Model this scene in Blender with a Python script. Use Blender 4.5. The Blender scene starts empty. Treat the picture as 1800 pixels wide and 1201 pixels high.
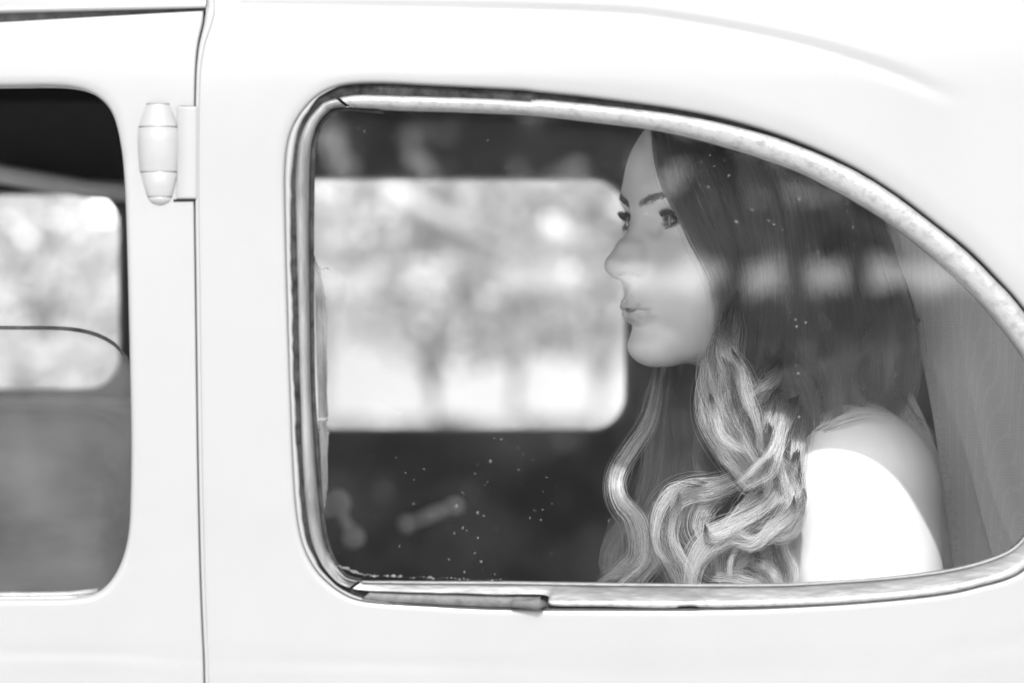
import bpy, math, random
import numpy as np
from mathutils import Vector, Matrix

random.seed(4)
rng = np.random.default_rng(4)
S = bpy.context.scene
COL = S.collection

# ------------------------------------------------------------------ camera, light, exposure
CAM_D = 2.6            # metres from the lens to the plane of the side glass
CAM_Z = 1.25
W0 = 0.7145            # width of the view at the plane of the side glass
SUN_EL, SUN_AZ = 43.0, 0.0     # sun behind the camera; azimuth towards +x in degrees
cam_d = bpy.data.cameras.new('camera')
cam = bpy.data.objects.new('camera', cam_d)
COL.objects.link(cam)
cam.location = (0, -CAM_D, CAM_Z)
cam.rotation_euler = (math.radians(90), 0, 0)
cam_d.sensor_width = 36
cam_d.lens = 36 * CAM_D / W0
cam_d.clip_start = 0.05
cam_d.clip_end = 2000
cam_d.dof.use_dof = True
cam_d.dof.focus_distance = CAM_D + 0.19
cam_d.dof.aperture_fstop = 5.6
S.camera = cam

world = bpy.data.worlds.new('World')
S.world = world
world.use_nodes = True
wn = world.node_tree
bgn = wn.nodes['Background']
sky = wn.nodes.new('ShaderNodeTexSky')
sky.sky_type = 'NISHITA'
sky.sun_disc = False
sky.sun_elevation = math.radians(SUN_EL)
sky.sun_rotation = math.radians(180 - SUN_AZ)
sky.dust_density = 3.0
bw = wn.nodes.new('ShaderNodeRGBToBW')        # black-and-white film: the sky has no hue
wn.links.new(sky.outputs[0], bw.inputs[0])
wn.links.new(bw.outputs[0], bgn.inputs['Color'])
bgn.inputs['Strength'].default_value = 0.15

sun_d = bpy.data.lights.new('sun', 'SUN')
sun_d.energy = 2.0
sun_d.angle = math.radians(0.9)
sun = bpy.data.objects.new('sun', sun_d)
COL.objects.link(sun)
_e, _a = math.radians(SUN_EL), math.radians(SUN_AZ)
sun_dir = Vector((-math.sin(_a) * math.cos(_e), math.cos(_a) * math.cos(_e), -math.sin(_e)))
sun.rotation_euler = sun_dir.to_track_quat('-Z', 'Y').to_euler()
sun.location = (0, -6, 8)

S.view_settings.view_transform = 'Standard'
S.view_settings.look = 'None'
S.view_settings.exposure = 1.4
S.view_settings.gamma = 1
S.view_settings.use_curve_mapping = False
S.render.engine = 'CYCLES'
S.cycles.max_bounces = 10
S.cycles.diffuse_bounces = 5
S.cycles.transparent_max_bounces = 24
S.cycles.caustics_reflective = False
S.cycles.caustics_refractive = False
S.cycles.sample_clamp_indirect = 3.0
S.cycles.use_guiding = True
S.cycles.use_surface_guiding = True
S.cycles.use_volume_guiding = False
S.cycles.guiding_training_samples = 48
S.cycles.use_denoising = True
S.cycles.denoising_prefilter = 'ACCURATE'
S.cycles.use_adaptive_sampling = False
S.cycles.filter_width = 1.5


def P(px, py, Y):
    """Point at depth Y behind the side glass that the photograph shows at pixel (px, py) of 1800 x 1201."""
    s = W0 / 1800 * (CAM_D + Y) / CAM_D
    return Vector(((px - 900) * s, Y, CAM_Z - (py - 600.5) * s))


# ------------------------------------------------------------------ materials
def new_mat(name, base=0.5, rough=0.5, metal=0.0, spec=0.5, coat=0.0):
    m = bpy.data.materials.new(name)
    m.use_nodes = True
    b = m.node_tree.nodes['Principled BSDF']
    b.inputs['Base Color'].default_value = (base, base, base, 1)
    b.inputs['Roughness'].default_value = rough
    b.inputs['Metallic'].default_value = metal
    b.inputs['Specular IOR Level'].default_value = spec
    b.inputs['Coat Weight'].default_value = coat
    return m


def nd(m, t, **kw):
    n = m.node_tree.nodes.new(t)
    for k, v in kw.items():
        if k in n.inputs:
            n.inputs[k].default_value = v
        else:
            setattr(n, k, v)
    return n


def ln(m, a, b):
    m.node_tree.links.new(a, b)


def bsdf(m):
    return m.node_tree.nodes['Principled BSDF']


def mottle(m, lo, hi, scale=20, detail=6, rough=None, bump=0.0, bscale=None, coords='Object', stretch=None, pos=(0.3, 0.7)):
    """Base colour wanders between two greys with a noise; optional fine bump."""
    tc = nd(m, 'ShaderNodeTexCoord')
    src = tc.outputs[coords]
    if stretch:
        mp = nd(m, 'ShaderNodeMapping')
        mp.inputs['Scale'].default_value = stretch
        ln(m, src, mp.inputs[0])
        src = mp.outputs[0]
    n = nd(m, 'ShaderNodeTexNoise', Scale=scale, Detail=detail, Roughness=0.6)
    ln(m, src, n.inputs['Vector'])
    r = nd(m, 'ShaderNodeValToRGB')
    r.color_ramp.elements[0].position = pos[0]
    r.color_ramp.elements[1].position = pos[1]
    r.color_ramp.elements[0].color = (lo, lo, lo, 1)
    r.color_ramp.elements[1].color = (hi, hi, hi, 1)
    ln(m, n.outputs[0], r.inputs[0])
    ln(m, r.outputs[0], bsdf(m).inputs['Base Color'])
    if bump:
        n2 = nd(m, 'ShaderNodeTexNoise', Scale=bscale or scale * 4, Detail=5)
        ln(m, src, n2.inputs['Vector'])
        b = nd(m, 'ShaderNodeBump', Strength=bump, Distance=0.002)
        ln(m, n2.outputs[0], b.inputs['Height'])
        ln(m, b.outputs[0], bsdf(m).inputs['Normal'])
    if rough:
        mr = nd(m, 'ShaderNodeMapRange')
        mr.inputs['To Min'].default_value, mr.inputs['To Max'].default_value = rough
        ln(m, n.outputs[0], mr.inputs[0])
        ln(m, mr.outputs[0], bsdf(m).inputs['Roughness'])
    return m


# ------------------------------------------------------------------ mesh helpers
def link(o, parent=None):
    COL.objects.link(o)
    if parent is not None:
        o.parent = parent
    return o


def mesh_obj(name, verts, faces, mat, parent=None, smooth=True, label=None):
    me = bpy.data.meshes.new(name)
    me.from_pydata([tuple(v) for v in verts], [], [tuple(f) for f in faces])
    if smooth:
        me.polygons.foreach_set('use_smooth', [True] * len(me.polygons))
    me.materials.append(mat)
    me.update()
    o = bpy.data.objects.new(name, me)
    if label:
        o['label'] = label
    return link(o, parent)


def np_mesh_obj(name, verts, quads, mat, parent=None):
    me = bpy.data.meshes.new(name)
    nv, nf = len(verts), len(quads)
    k = quads.shape[1]
    me.vertices.add(nv)
    me.vertices.foreach_set('co', np.asarray(verts, dtype=np.float32).ravel())
    me.loops.add(nf * k)
    me.loops.foreach_set('vertex_index', quads.astype(np.int32).ravel())
    me.polygons.add(nf)
    me.polygons.foreach_set('loop_start', np.arange(nf, dtype=np.int32) * k)
    me.polygons.foreach_set('use_smooth', np.ones(nf, dtype=bool))
    me.update(calc_edges=True)
    me.validate()
    me.materials.append(mat)
    o = bpy.data.objects.new(name, me)
    return link(o, parent)


def thing(name, loc, label, cat, group=None):
    o = bpy.data.objects.new(name, None)
    o.location = loc
    o.empty_display_size = 0.1
    o['label'] = label
    o['category'] = cat
    if group:
        o['group'] = group
    return link(o)


class MB:
    """Collects boxes, tubes and strips into one mesh."""
    def __init__(self):
        self.v, self.f = [], []

    def add(self, vs, fs):
        n = len(self.v)
        self.v += [tuple(v) for v in vs]
        self.f += [tuple(i + n for i in f) for f in fs]

    def box(self, c, s, rot=None):
        c = Vector(c)
        pts = []
        for i in range(8):
            p = Vector(((i & 1) - .5, ((i >> 1) & 1) - .5, ((i >> 2) & 1) - .5))
            p = Vector((p.x * s[0], p.y * s[1], p.z * s[2]))
            if rot is not None:
                p = rot @ p
            pts.append(c + p)
        self.add(pts, [(0, 2, 3, 1), (4, 5, 7, 6), (0, 1, 5, 4), (2, 6, 7, 3), (0, 4, 6, 2), (1, 3, 7, 5)])

    def tube(self, pts, rad, n=10, cap=True, closed=False):
        pts = [Vector(p) for p in pts]
        rs = rad if isinstance(rad, (list, tuple)) else [rad] * len(pts)
        rings = []
        up = Vector((0.13, 0.21, 0.97))
        m = len(pts)
        for i, p in enumerate(pts):
            if closed:
                t = pts[(i + 1) % m] - pts[i - 1]
            else:
                t = pts[min(i + 1, m - 1)] - pts[max(i - 1, 0)]
            t.normalize()
            a = t.cross(up)
            if a.length < 1e-4:
                a = t.cross(Vector((1, 0, 0)))
            a.normalize()
            b = t.cross(a)
            rings.append([p + (a * math.cos(2 * math.pi * k / n) + b * math.sin(2 * math.pi * k / n)) * rs[i] for k in range(n)])
        vs = [v for r in rings for v in r]
        fs = []
        for i in range(m if closed else m - 1):
            j = (i + 1) % m
            for k in range(n):
                k2 = (k + 1) % n
                fs.append((i * n + k, i * n + k2, j * n + k2, j * n + k))
        if cap and not closed:
            fs.append(tuple(range(n))[::-1])
            fs.append(tuple((m - 1) * n + k for k in range(n)))
        self.add(vs, fs)

    def grid(self, rows, closed_u=False, closed_v=False):
        nu, nv = len(rows), len(rows[0])
        vs = [v for r in rows for v in r]
        fs = []
        for i in range(nu if closed_u else nu - 1):
            for j in range(nv if closed_v else nv - 1):
                i2, j2 = (i + 1) % nu, (j + 1) % nv
                fs.append((i * nv + j, i2 * nv + j, i2 * nv + j2, i * nv + j2))
        self.add(vs, fs)

    def build(self, name, mat, parent=None, smooth=True, label=None):
        return mesh_obj(name, self.v, self.f, mat, parent, smooth, label)


def catmull(pts, n):
    """Centripetal-free Catmull-Rom resampling of an open polyline (array m x d) to n points."""
    p = np.asarray(pts, dtype=float)
    m = len(p)
    if m == 2:
        t = np.linspace(0, 1, n)[:, None]
        return p[0] * (1 - t) + p[1] * t
    q = np.vstack([2 * p[0] - p[1], p, 2 * p[-1] - p[-2]])
    seg = np.linalg.norm(np.diff(p, axis=0), axis=1)
    cum = np.concatenate([[0], np.cumsum(seg)])
    s = np.linspace(0, cum[-1], n)
    i = np.clip(np.searchsorted(cum, s, side='right') - 1, 0, m - 2)
    t = ((s - cum[i]) / np.maximum(seg[i], 1e-9))[:, None]
    a, b, c, d = q[i], q[i + 1], q[i + 2], q[i + 3]
    return 0.5 * (2 * b + (c - a) * t + (2 * a - 5 * b + 4 * c - d) * t ** 2 + (-a + 3 * b - 3 * c + d) * t ** 3)


# ------------------------------------------------------------------ signed distance tools for the person
def smin(a, b, k):
    h = np.maximum(k - np.abs(a - b), 0) / k
    return np.minimum(a, b) - h * h * (k * 0.25)


def ssub(a, b, k):
    return -smin(-a, b, k)


def ell(p, c, r):
    q = [(p[i] - c[i]) / r[i] for i in range(3)]
    k0 = np.sqrt(q[0] ** 2 + q[1] ** 2 + q[2] ** 2) + 1e-6
    k1 = np.sqrt((q[0] / r[0]) ** 2 + (q[1] / r[1]) ** 2 + (q[2] / r[2]) ** 2) + 1e-6
    return k0 * (k0 - 1) / k1


def cap(p, a, b, ra, rb):
    ba = [b[i] - a[i] for i in range(3)]
    L = sum(x * x for x in ba)
    t = np.clip(sum((p[i] - a[i]) * ba[i] for i in range(3)) / L, 0, 1)
    d2 = sum((p[i] - a[i] - t * ba[i]) ** 2 for i in range(3))
    return np.sqrt(d2) - (ra + (rb - ra) * t)


def chain(p, pts, k=None):
    d = None
    for (a, b) in zip(pts[:-1], pts[1:]):
        e = cap(p, a[:3], b[:3], a[3], b[3])
        d = e if d is None else (np.minimum(d, e) if k is None else smin(d, e, k))
    return d


def surface_nets(F, xs, ys, zs):
    s = F < 0
    c = s[:-1, :-1, :-1].astype(np.int8)
    tot = np.zeros(tuple(n - 1 for n in F.shape), dtype=np.int8)
    offs = [(i, j, k) for i in (0, 1) for j in (0, 1) for k in (0, 1)]
    nx, ny, nz = F.shape
    for (i, j, k) in offs:
        tot += s[i:nx - 1 + i, j:ny - 1 + j, k:nz - 1 + k]
    act = (tot > 0) & (tot < 8)
    I, J, K = np.nonzero(act)
    idx = -np.ones(act.shape, dtype=np.int32)
    idx[I, J, K] = np.arange(len(I))
    val = {o: F[I + o[0], J + o[1], K + o[2]] for o in offs}
    acc = np.zeros((len(I), 3))
    cnt = np.zeros(len(I))
    for o in offs:
        for ax in range(3):
            if o[ax] == 0:
                o2 = list(o)
                o2[ax] = 1
                o2 = tuple(o2)
                a, b = val[o], val[o2]
                x = (a < 0) != (b < 0)
                t = np.where(x, a / np.where(x, a - b, 1), 0)
                pt = np.tile(np.array(o, dtype=float), (len(I), 1))
                pt[:, ax] = t
                acc[x] += pt[x]
                cnt[x] += 1
    loc = acc / cnt[:, None]
    V = np.stack([xs[I] + loc[:, 0] * (xs[I + 1] - xs[I]),
                  ys[J] + loc[:, 1] * (ys[J + 1] - ys[J]),
                  zs[K] + loc[:, 2] * (zs[K + 1] - zs[K])], axis=1)
    quads = []
    for ax in range(3):
        sl0 = [slice(None)] * 3
        sl1 = [slice(None)] * 3
        sl0[ax] = slice(0, -1)
        sl1[ax] = slice(1, None)
        a, b = s[tuple(sl0)], s[tuple(sl1)]
        e = a != b
        ei = np.array(np.nonzero(e))
        u, w = (ax + 1) % 3, (ax + 2) % 3
        ok = (ei[u] > 0) & (ei[w] > 0) & (ei[u] < F.shape[u] - 1) & (ei[w] < F.shape[w] - 1)
        ei = ei[:, ok]
        flip = a[tuple(ei)]
        def at(du, dw):
            q = ei.copy()
            q[u] += du
            q[w] += dw
            return idx[tuple(q)]
        q = np.stack([at(-1, -1), at(0, -1), at(0, 0), at(-1, 0)], axis=1)
        q[~flip] = q[~flip][:, ::-1]
        quads.append(q)
    Q = np.vstack(quads)
    return V, Q


def relax(V, Q, it=1, f=0.5):
    n = len(V)
    for _ in range(it):
        acc = np.zeros_like(V)
        cnt = np.zeros(n)
        for a in range(4):
            i, j = Q[:, a], Q[:, (a + 1) % 4]
            for (x, y) in ((i, j), (j, i)):
                np.add.at(acc, x, V[y])
                np.add.at(cnt, x, 1)
        V = V + f * (acc / np.maximum(cnt, 1)[:, None] - V)
    return V

# ------------------------------------------------------------------ materials of the place
M = {}
M['paint'] = new_mat('white_car_paint', 0.8, 0.42, spec=0.35, coat=0.25)
mottle(M['paint'], 0.216, 0.228, scale=5, detail=8, pos=(0.35, 0.65))
bsdf(M['paint']).inputs['Coat Roughness'].default_value = 0.12
M['black_rubber'] = mottle(new_mat('black_rubber', 0.02, 0.8, spec=.15), 0.008, 0.045, scale=120, bump=0.4)
M['grey_rubber'] = mottle(new_mat('weathered_rubber', 0.1, 0.6), 0.04, 0.11, scale=120, bump=0.3)
M['strip'] = mottle(new_mat('cracked_sealing_strip', 0.3, 0.8), 0.05, 0.20, scale=90, bump=0.6, stretch=(1, 1, .25))
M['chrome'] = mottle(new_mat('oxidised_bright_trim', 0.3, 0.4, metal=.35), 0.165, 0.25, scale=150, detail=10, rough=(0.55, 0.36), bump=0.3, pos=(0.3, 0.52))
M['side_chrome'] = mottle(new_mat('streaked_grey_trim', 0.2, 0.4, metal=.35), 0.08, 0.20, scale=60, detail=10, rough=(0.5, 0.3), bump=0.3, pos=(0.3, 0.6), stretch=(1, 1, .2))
M['grey_reflection'] = mottle(new_mat('grey_reflection_trim', 0.13, 0.4, metal=.3), 0.055, 0.13, scale=50, detail=10, rough=(0.5, 0.3), bump=0.25, pos=(0.3, 0.65), stretch=(.3, 1, 1))  # lower trim, its grey reflection put into the colour
M['knob'] = new_mat('knob_glint', .8, .15, spec=.8)  # pale base stands in for the glints on chromed handles
M['bright_metal'] = new_mat('chromed_metal', 0.8, 0.12, metal=1.0)
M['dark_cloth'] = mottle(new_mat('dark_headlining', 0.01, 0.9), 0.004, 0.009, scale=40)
M['trim'] = mottle(new_mat('dark_door_trim', 0.02, 0.6), 0.010, 0.024, scale=9, bump=0.2)
M['cream'] = mottle(new_mat('cream_leather', .7, .5), .62, .72, scale=12, bump=.2)
M['seat'] = mottle(new_mat('grey_seat_cloth', 0.3, 0.9), 0.10, 0.32, scale=5, detail=4, bump=0.3, stretch=(1, 1, 2.2))
M['gap'] = new_mat('dark_gap', 0.01, 0.9)
M['speck'] = new_mat('dried_water_spots', 0.75, 0.9)
_m = M['speck']
_t = nd(_m, 'ShaderNodeBsdfTransparent')
_x = nd(_m, 'ShaderNodeMixShader')
_x.inputs[0].default_value = 0.10
ln(_m, _t.outputs[0], _x.inputs[1])
ln(_m, bsdf(_m).outputs[0], _x.inputs[2])
ln(_m, _x.outputs[0], _m.node_tree.nodes['Material Output'].inputs[0])


def glass_mat(name, ior, dust=0.0):
    m = bpy.data.materials.new(name)
    m.use_nodes = True
    nt = m.node_tree
    nt.nodes.remove(nt.nodes['Principled BSDF'])
    # Schlick's curve on the angle to the pane, the same from both sides
    r0 = ((ior - 1) / (ior + 1)) ** 2
    ge = nd(m, 'ShaderNodeNewGeometry')
    dt = nd(m, 'ShaderNodeVectorMath', operation='DOT_PRODUCT')
    ln(m, ge.outputs['Normal'], dt.inputs[0])
    ln(m, ge.outputs['Incoming'], dt.inputs[1])
    ab = nd(m, 'ShaderNodeMath', operation='ABSOLUTE')
    ln(m, dt.outputs['Value'], ab.inputs[0])
    iv = nd(m, 'ShaderNodeMath', operation='SUBTRACT')
    iv.inputs[0].default_value = 1.0
    ln(m, ab.outputs[0], iv.inputs[1])
    pw = nd(m, 'ShaderNodeMath', operation='POWER')
    ln(m, iv.outputs[0], pw.inputs[0])
    pw.inputs[1].default_value = 5
    fr = nd(m, 'ShaderNodeMath', operation='MULTIPLY_ADD')
    ln(m, pw.outputs[0], fr.inputs[0])
    fr.inputs[1].default_value = 1 - r0
    fr.inputs[2].default_value = r0
    tr = nd(m, 'ShaderNodeBsdfTransparent')
    tr.inputs[0].default_value = (.97, .97, .97, 1)
    gl = nd(m, 'ShaderNodeBsdfGlossy')
    gl.inputs['Roughness'].default_value = 0.0
    mx = nd(m, 'ShaderNodeMixShader')
    ln(m, fr.outputs[0], mx.inputs[0])
    ln(m, tr.outputs[0], mx.inputs[1])
    ln(m, gl.outputs[0], mx.inputs[2])
    out = mx.outputs[0]
    if dust:
        df = nd(m, 'ShaderNodeBsdfDiffuse')
        df.inputs[0].default_value = (.7, .7, .7, 1)
        m2 = nd(m, 'ShaderNodeMixShader')
        tc = nd(m, 'ShaderNodeTexCoord')
        no = nd(m, 'ShaderNodeTexNoise', Scale=14, Detail=8)
        ln(m, tc.outputs['Object'], no.inputs['Vector'])
        mr = nd(m, 'ShaderNodeMapRange')
        mr.inputs['From Min'].default_value = 0.35
        mr.inputs['From Max'].default_value = 0.75
        mr.inputs['To Min'].default_value = dust * 0.3
        mr.inputs['To Max'].default_value = dust
        ln(m, no.outputs[0], mr.inputs[0])
        ln(m, mr.outputs[0], m2.inputs[0])
        ln(m, out, m2.inputs[1])
        ln(m, df.outputs[0], m2.inputs[2])
        out = m2.outputs[0]
    ln(m, out, nt.nodes['Material Output'].inputs[0])
    return m


M['glass'] = glass_mat('old_side_glass', 1.55, dust=0.013)
M['door_glass'] = glass_mat('wound_down_door_glass', 1.75, dust=0.05)
M['clear_glass'] = glass_mat('clear_glass', 1.45)

# ------------------------------------------------------------------ ground and sky-side setting
M['ground'] = mottle(new_mat('pale_gravel', 0.4, 0.95), 0.74, 0.82, scale=0.35, detail=10, bump=0.0)
M['road'] = mottle(new_mat('pale_concrete_road', 0.5, 0.9), 0.34, 0.42, scale=0.6, detail=8)
M['verge'] = mottle(new_mat('dry_grass_verge', 0.2, 0.95), 0.10, 0.22, scale=0.5, detail=8)
g = MB()
nr = [0, 2, 5, 10, 20, 40, 80, 160, 320, 700]
rows = [[Vector((r * math.cos(2 * math.pi * k / 48), r * math.sin(2 * math.pi * k / 48), 0)) for k in range(48)] for r in nr[1:]]
g.grid(rows, closed_v=True)
g.add([Vector((2 * math.cos(2 * math.pi * k / 48), 2 * math.sin(2 * math.pi * k / 48), 0)) for k in range(48)], [tuple(range(48))])
gr = g.build('ground', M['ground'])
gr['kind'] = 'structure'


def sheet(name, x0, x1, y0, y1, z, mat, n=24):
    b = MB()
    b.grid([[Vector((x0 + (x1 - x0) * i / n, y0 + (y1 - y0) * j / 6, z)) for j in range(7)] for i in range(n + 1)])
    o = b.build(name, mat)
    o['kind'] = 'structure'
    return o


sheet('road', -120, 120, 66, 84, 0.004, M['road'])
sheet('grass_verge', -300, 300, 84, 420, 0.004, M['verge'])
sheet('lawn', -120, 120, 24, 66, 0.004, M['verge'])

# ------------------------------------------------------------------ the car: body side with its window openings
S0 = W0 / 1800


def px2xz(a):
    a = np.asarray(a, dtype=float)
    return np.stack([(a[..., 0] - 900) * S0, CAM_Z - (a[..., 1] - 600.5) * S0], axis=-1)


TILT = math.tan(math.radians(2.5))
Z_BELT = 1.03


def poly_dist(x, z, pts):
    d = np.full(np.shape(x), 9.0)
    tt = np.zeros(np.shape(x))
    m = len(pts) - 1
    for i in range(m):
        a, b = pts[i], pts[i + 1]
        ba = b - a
        t = np.clip(((x - a[0]) * ba[0] + (z - a[1]) * ba[1]) / (ba @ ba), 0, 1)
        e = np.hypot(x - a[0] - t * ba[0], z - a[1] - t * ba[1])
        w = e < d
        d = np.where(w, e, d)
        tt = np.where(w, (i + t) / m, tt)
    return d, tt


CREASE_TOP = px2xz(catmull([(300, 4), (700, 8), (1050, 17), (1200, 32), (1400, 71), (1550, 116), (1640, 152), (1688, 174)], 60))
CREASE_BELT = px2xz(catmull([(-1500, 1150), (0, 1147), (350, 1157), (600, 1165), (1200, 1171), (1550, 1164), (1800, 1130), (2300, 1060)], 60))


def side_y(x, z):
    x, z = np.asarray(x, float), np.asarray(z, float)
    y = TILT * np.maximum(z - Z_BELT, 0) + 1.4 * np.maximum(z - 1.43, 0) ** 2 + 0.06 * np.maximum(Z_BELT - z, 0) ** 2
    y = y + 0.30 * np.maximum(x - 0.22, 0) ** 2
    d, t = poly_dist(x, z, CREASE_TOP)
    amp = 0.0017 * np.clip(0.55 + t, 0, 1.2) * np.clip((1 - t) / .10, 0.0, 1)
    y = y + amp * np.exp(-(d / 0.0042) ** 2)
    d, t = poly_dist(x, z, CREASE_BELT)
    y = y + 0.0009 * np.exp(-(d / 0.004) ** 2)
    return y


OUTER = [  # px, py, share of white flange, share where the metal trim starts
    (600, 147, 0.00, .42), (660, 143, 0, .46), (750, 147, 0, .44), (850, 152, 0, .42), (925, 156, 0, .42), (936, 158, 0, .30), (1050, 170, 0, .26), (1200, 191, 0, .20),
    (1300, 213, 0, .15), (1400, 245, 0, .11), (1500, 290, 0, .08), (1580, 339, 0, .07), (1650, 392, 0, .07), (1710, 440, 0, .07), (1760, 490, 0, .07),
    (1800, 534, 0, .07), (1850, 605, 0, .07), (1882, 690, 0, .07), (1895, 770, 0, .08), (1885, 850, 0, .08), (1855, 930, 0, .04), (1800, 1005, 0, .03),
    (1720, 1033, 0, .03), (1640, 1048, 0, .03), (1500, 1061, 0, .03), (1350, 1069, 0, .04), (1240, 1071, 0, .05), (1225, 1072, 0, .12), (1195, 1072, 0, .12), (1185, 1072, 0, .05), (1130, 1072, 0, .06), (1050, 1072, 0, .12), (965, 1072, 0, .16), (945, 1072, 0, .55),
    (850, 1070, 0, .56), (750, 1065, 0, .56), (665, 1060, .06, .55), (620, 1052, .15, .5), (585, 1032, .22, .42), (555, 1003, .25, .42), (534, 965, .25, .42), (522, 915, .24, .42),
    (515, 840, .22, .42), (509, 700, .22, .46), (504, 560, .24, .48), (500, 420, .24, .46), (498, 310, .28, .42), (502, 255, .34, .44), (513, 218, .34, .46), (531, 190, .3, .5), (560, 163, .12, .48)]
INNER = [(595, 186), (700, 190), (850, 195), (940, 200), (1050, 212), (1130, 222), (1200, 235), (1300, 262), (1400, 297), (1450, 321), (1500, 348), (1560, 385), (1620, 430), (1680, 482), (1740, 543),
         (1800, 620), (1838, 690), (1853, 770), (1845, 850), (1825, 915), (1790, 962), (1740, 986), (1667, 1004), (1570, 1016), (1475, 1023), (1350, 1029), (1100, 1028), (900, 1025), (700, 1024), (620, 1021),
         (592, 1000), (572, 962), (561, 905), (552, 800), (545, 680), (542, 540), (541, 400), (542, 290), (546, 246), (555, 217), (571, 197)]
QC = np.array([1180.0, 640.0])


def polar_table(pts, centre, cols=0):
    """Closed contour as radius over angle (plus extra columns), finely resampled."""
    p = np.array([r[:2] for r in pts], float)
    ex = np.array([r[2:] for r in pts], float) if cols else np.zeros((len(pts), 0))
    a = np.hstack([p, ex])
    a = np.vstack([a[-3:], a, a[:3]])
    dense = catmull(a, 2400)
    ang = np.unwrap(np.arctan2(dense[:, 1] - centre[1], dense[:, 0] - centre[0]))
    rad = np.hypot(dense[:, 0] - centre[0], dense[:, 1] - centre[1])
    o = np.argsort(ang)
    ang, rad, dense = ang[o], rad[o], dense[o]

    def f(phi):
        phi = np.asarray(phi)
        w = (phi - ang[0]) % (2 * math.pi) + ang[0]
        # the dense curve runs a little more than once round
        return [np.interp(w, ang, rad)] + [np.interp(w, ang, dense[:, 2 + k]) for k in range(cols)]
    return f


fO = polar_table(OUTER, QC, 2)
fI = polar_table(INNER, QC)
NQ = 420
PHI = np.linspace(-math.pi, math.pi, NQ, endpoint=False)


def rect_radius(phi, c, x0, x1, y0, y1):
    dx, dy = np.cos(phi), np.sin(phi)
    r = np.full(phi.shape, 1e9)
    r = np.where(dx > 1e-9, np.minimum(r, (x1 - c[0]) / np.where(dx > 1e-9, dx, 1)), r)
    r = np.where(dx < -1e-9, np.minimum(r, (x0 - c[0]) / np.where(dx < -1e-9, dx, 1)), r)
    r = np.where(dy > 1e-9, np.minimum(r, (y1 - c[1]) / np.where(dy > 1e-9, dy, 1)), r)
    r = np.where(dy < -1e-9, np.minimum(r, (y0 - c[1]) / np.where(dy < -1e-9, dy, 1)), r)
    return r


def with_corners(phi, c, x0, x1, y0, y1):
    """Snap the nearest angles to the rectangle's corners so that its edges stay straight."""
    phi = phi.copy()
    for (x, y) in ((x0, y0), (x0, y1), (x1, y0), (x1, y1)):
        a = math.atan2(y - c[1], x - c[0])
        phi[np.argmin(np.abs((phi - a + math.pi) % (2 * math.pi) - math.pi))] = a
    return phi


def holed_panel(name, hole, phi, c, rect, lipR, lipD, parent, nring=58, flange=0.016, edge_warp=None):
    rO = hole(phi)
    rR = rect_radius(phi, c, *rect)
    u = np.concatenate([np.linspace(0, 1, 9) ** 1.3 * 45, 45 + (np.linspace(0, 1, nring - 8)[1:] ** 1.5) * 1000])   # px from the hole
    rows = []
    # return flange inside the opening
    xz = px2xz(np.stack([c[0] + rO * np.cos(phi), c[1] + rO * np.sin(phi)], 1))
    yb = side_y(xz[:, 0], xz[:, 1])
    rows.append(np.stack([xz[:, 0], yb + lipD + flange, xz[:, 1]], 1))
    for k, uu in enumerate(u):
        if uu <= 45:
            r = rO + uu * np.minimum(1, (rR - rO) / 60)
        else:
            r = rO + 45 * np.minimum(1, (rR - rO) / 60) + (rR - rO - 45 * np.minimum(1, (rR - rO) / 60)) * (uu - 45) / 1000
        pp = np.stack([c[0] + r * np.cos(phi), c[1] + r * np.sin(phi)], 1)
        if edge_warp is not None:
            pp = edge_warp(pp)
        xz = px2xz(pp)
        y = side_y(xz[:, 0], xz[:, 1])
        t = np.clip(1 - (r - rO) / lipR, 0, 1)
        y = y + lipD * (1 - np.sqrt(np.maximum(1 - t ** 2, 0)))
        rows.append(np.stack([xz[:, 0], y, xz[:, 1]], 1))
    last = rows[-1].copy()
    last[:, 1] += 0.02
    rows.append(last)
    b = MB()
    b.grid(rows, closed_v=True)
    return b.build(name, M['paint'], parent)


car = thing('vintage_car', (0, 0.7, 0), 'white vintage car with worn chrome round its teardrop rear side window', 'car')
car_children = []


def adopt(o):
    """Parent to the car without moving."""
    o.parent = car
    o.matrix_parent_inverse = Matrix.Translation((0, -0.7, 0))
    return o


GAP_PTS = catmull([(340, -160), (352, -20), (351, 30), (341, 85), (337.5, 185), (337.5, 345), (340, 500), (345, 800), (350, 1000), (354, 1100), (358, 1201), (362, 1500), (366, 2860)], 200)


def gap_x(y):
    return np.interp(y, GAP_PTS[:, 1], GAP_PTS[:, 0])


def warp_quarter(pp):
    """Left edge follows the shut line."""
    pp = pp.copy()
    w = np.clip((470 - pp[:, 0]) / 120, 0, 1)
    pp[:, 0] += w * (gap_x(pp[:, 1]) + 4.5 - 350)
    return pp


lipR_q = np.interp(PHI, [-math.pi, -2.9, -2.5, -1.6, -0.2, 0.3, 1.0, math.pi], [14, 14, 20, 46, 44, 16, 12, 14])
QRECT = (350, 2900, -40, 2850)
phq = with_corners(PHI, QC, *QRECT)
body = adopt(holed_panel('quarter_panel', lambda p: fO(p)[0], phq, QC, QRECT, lipR_q, np.interp(PHI, [-math.pi, -2.4, -0.2, 0.4, math.pi], [.002, .0035, .004, .002, .002]), None, flange=0.020, edge_warp=warp_quarter))

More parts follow.
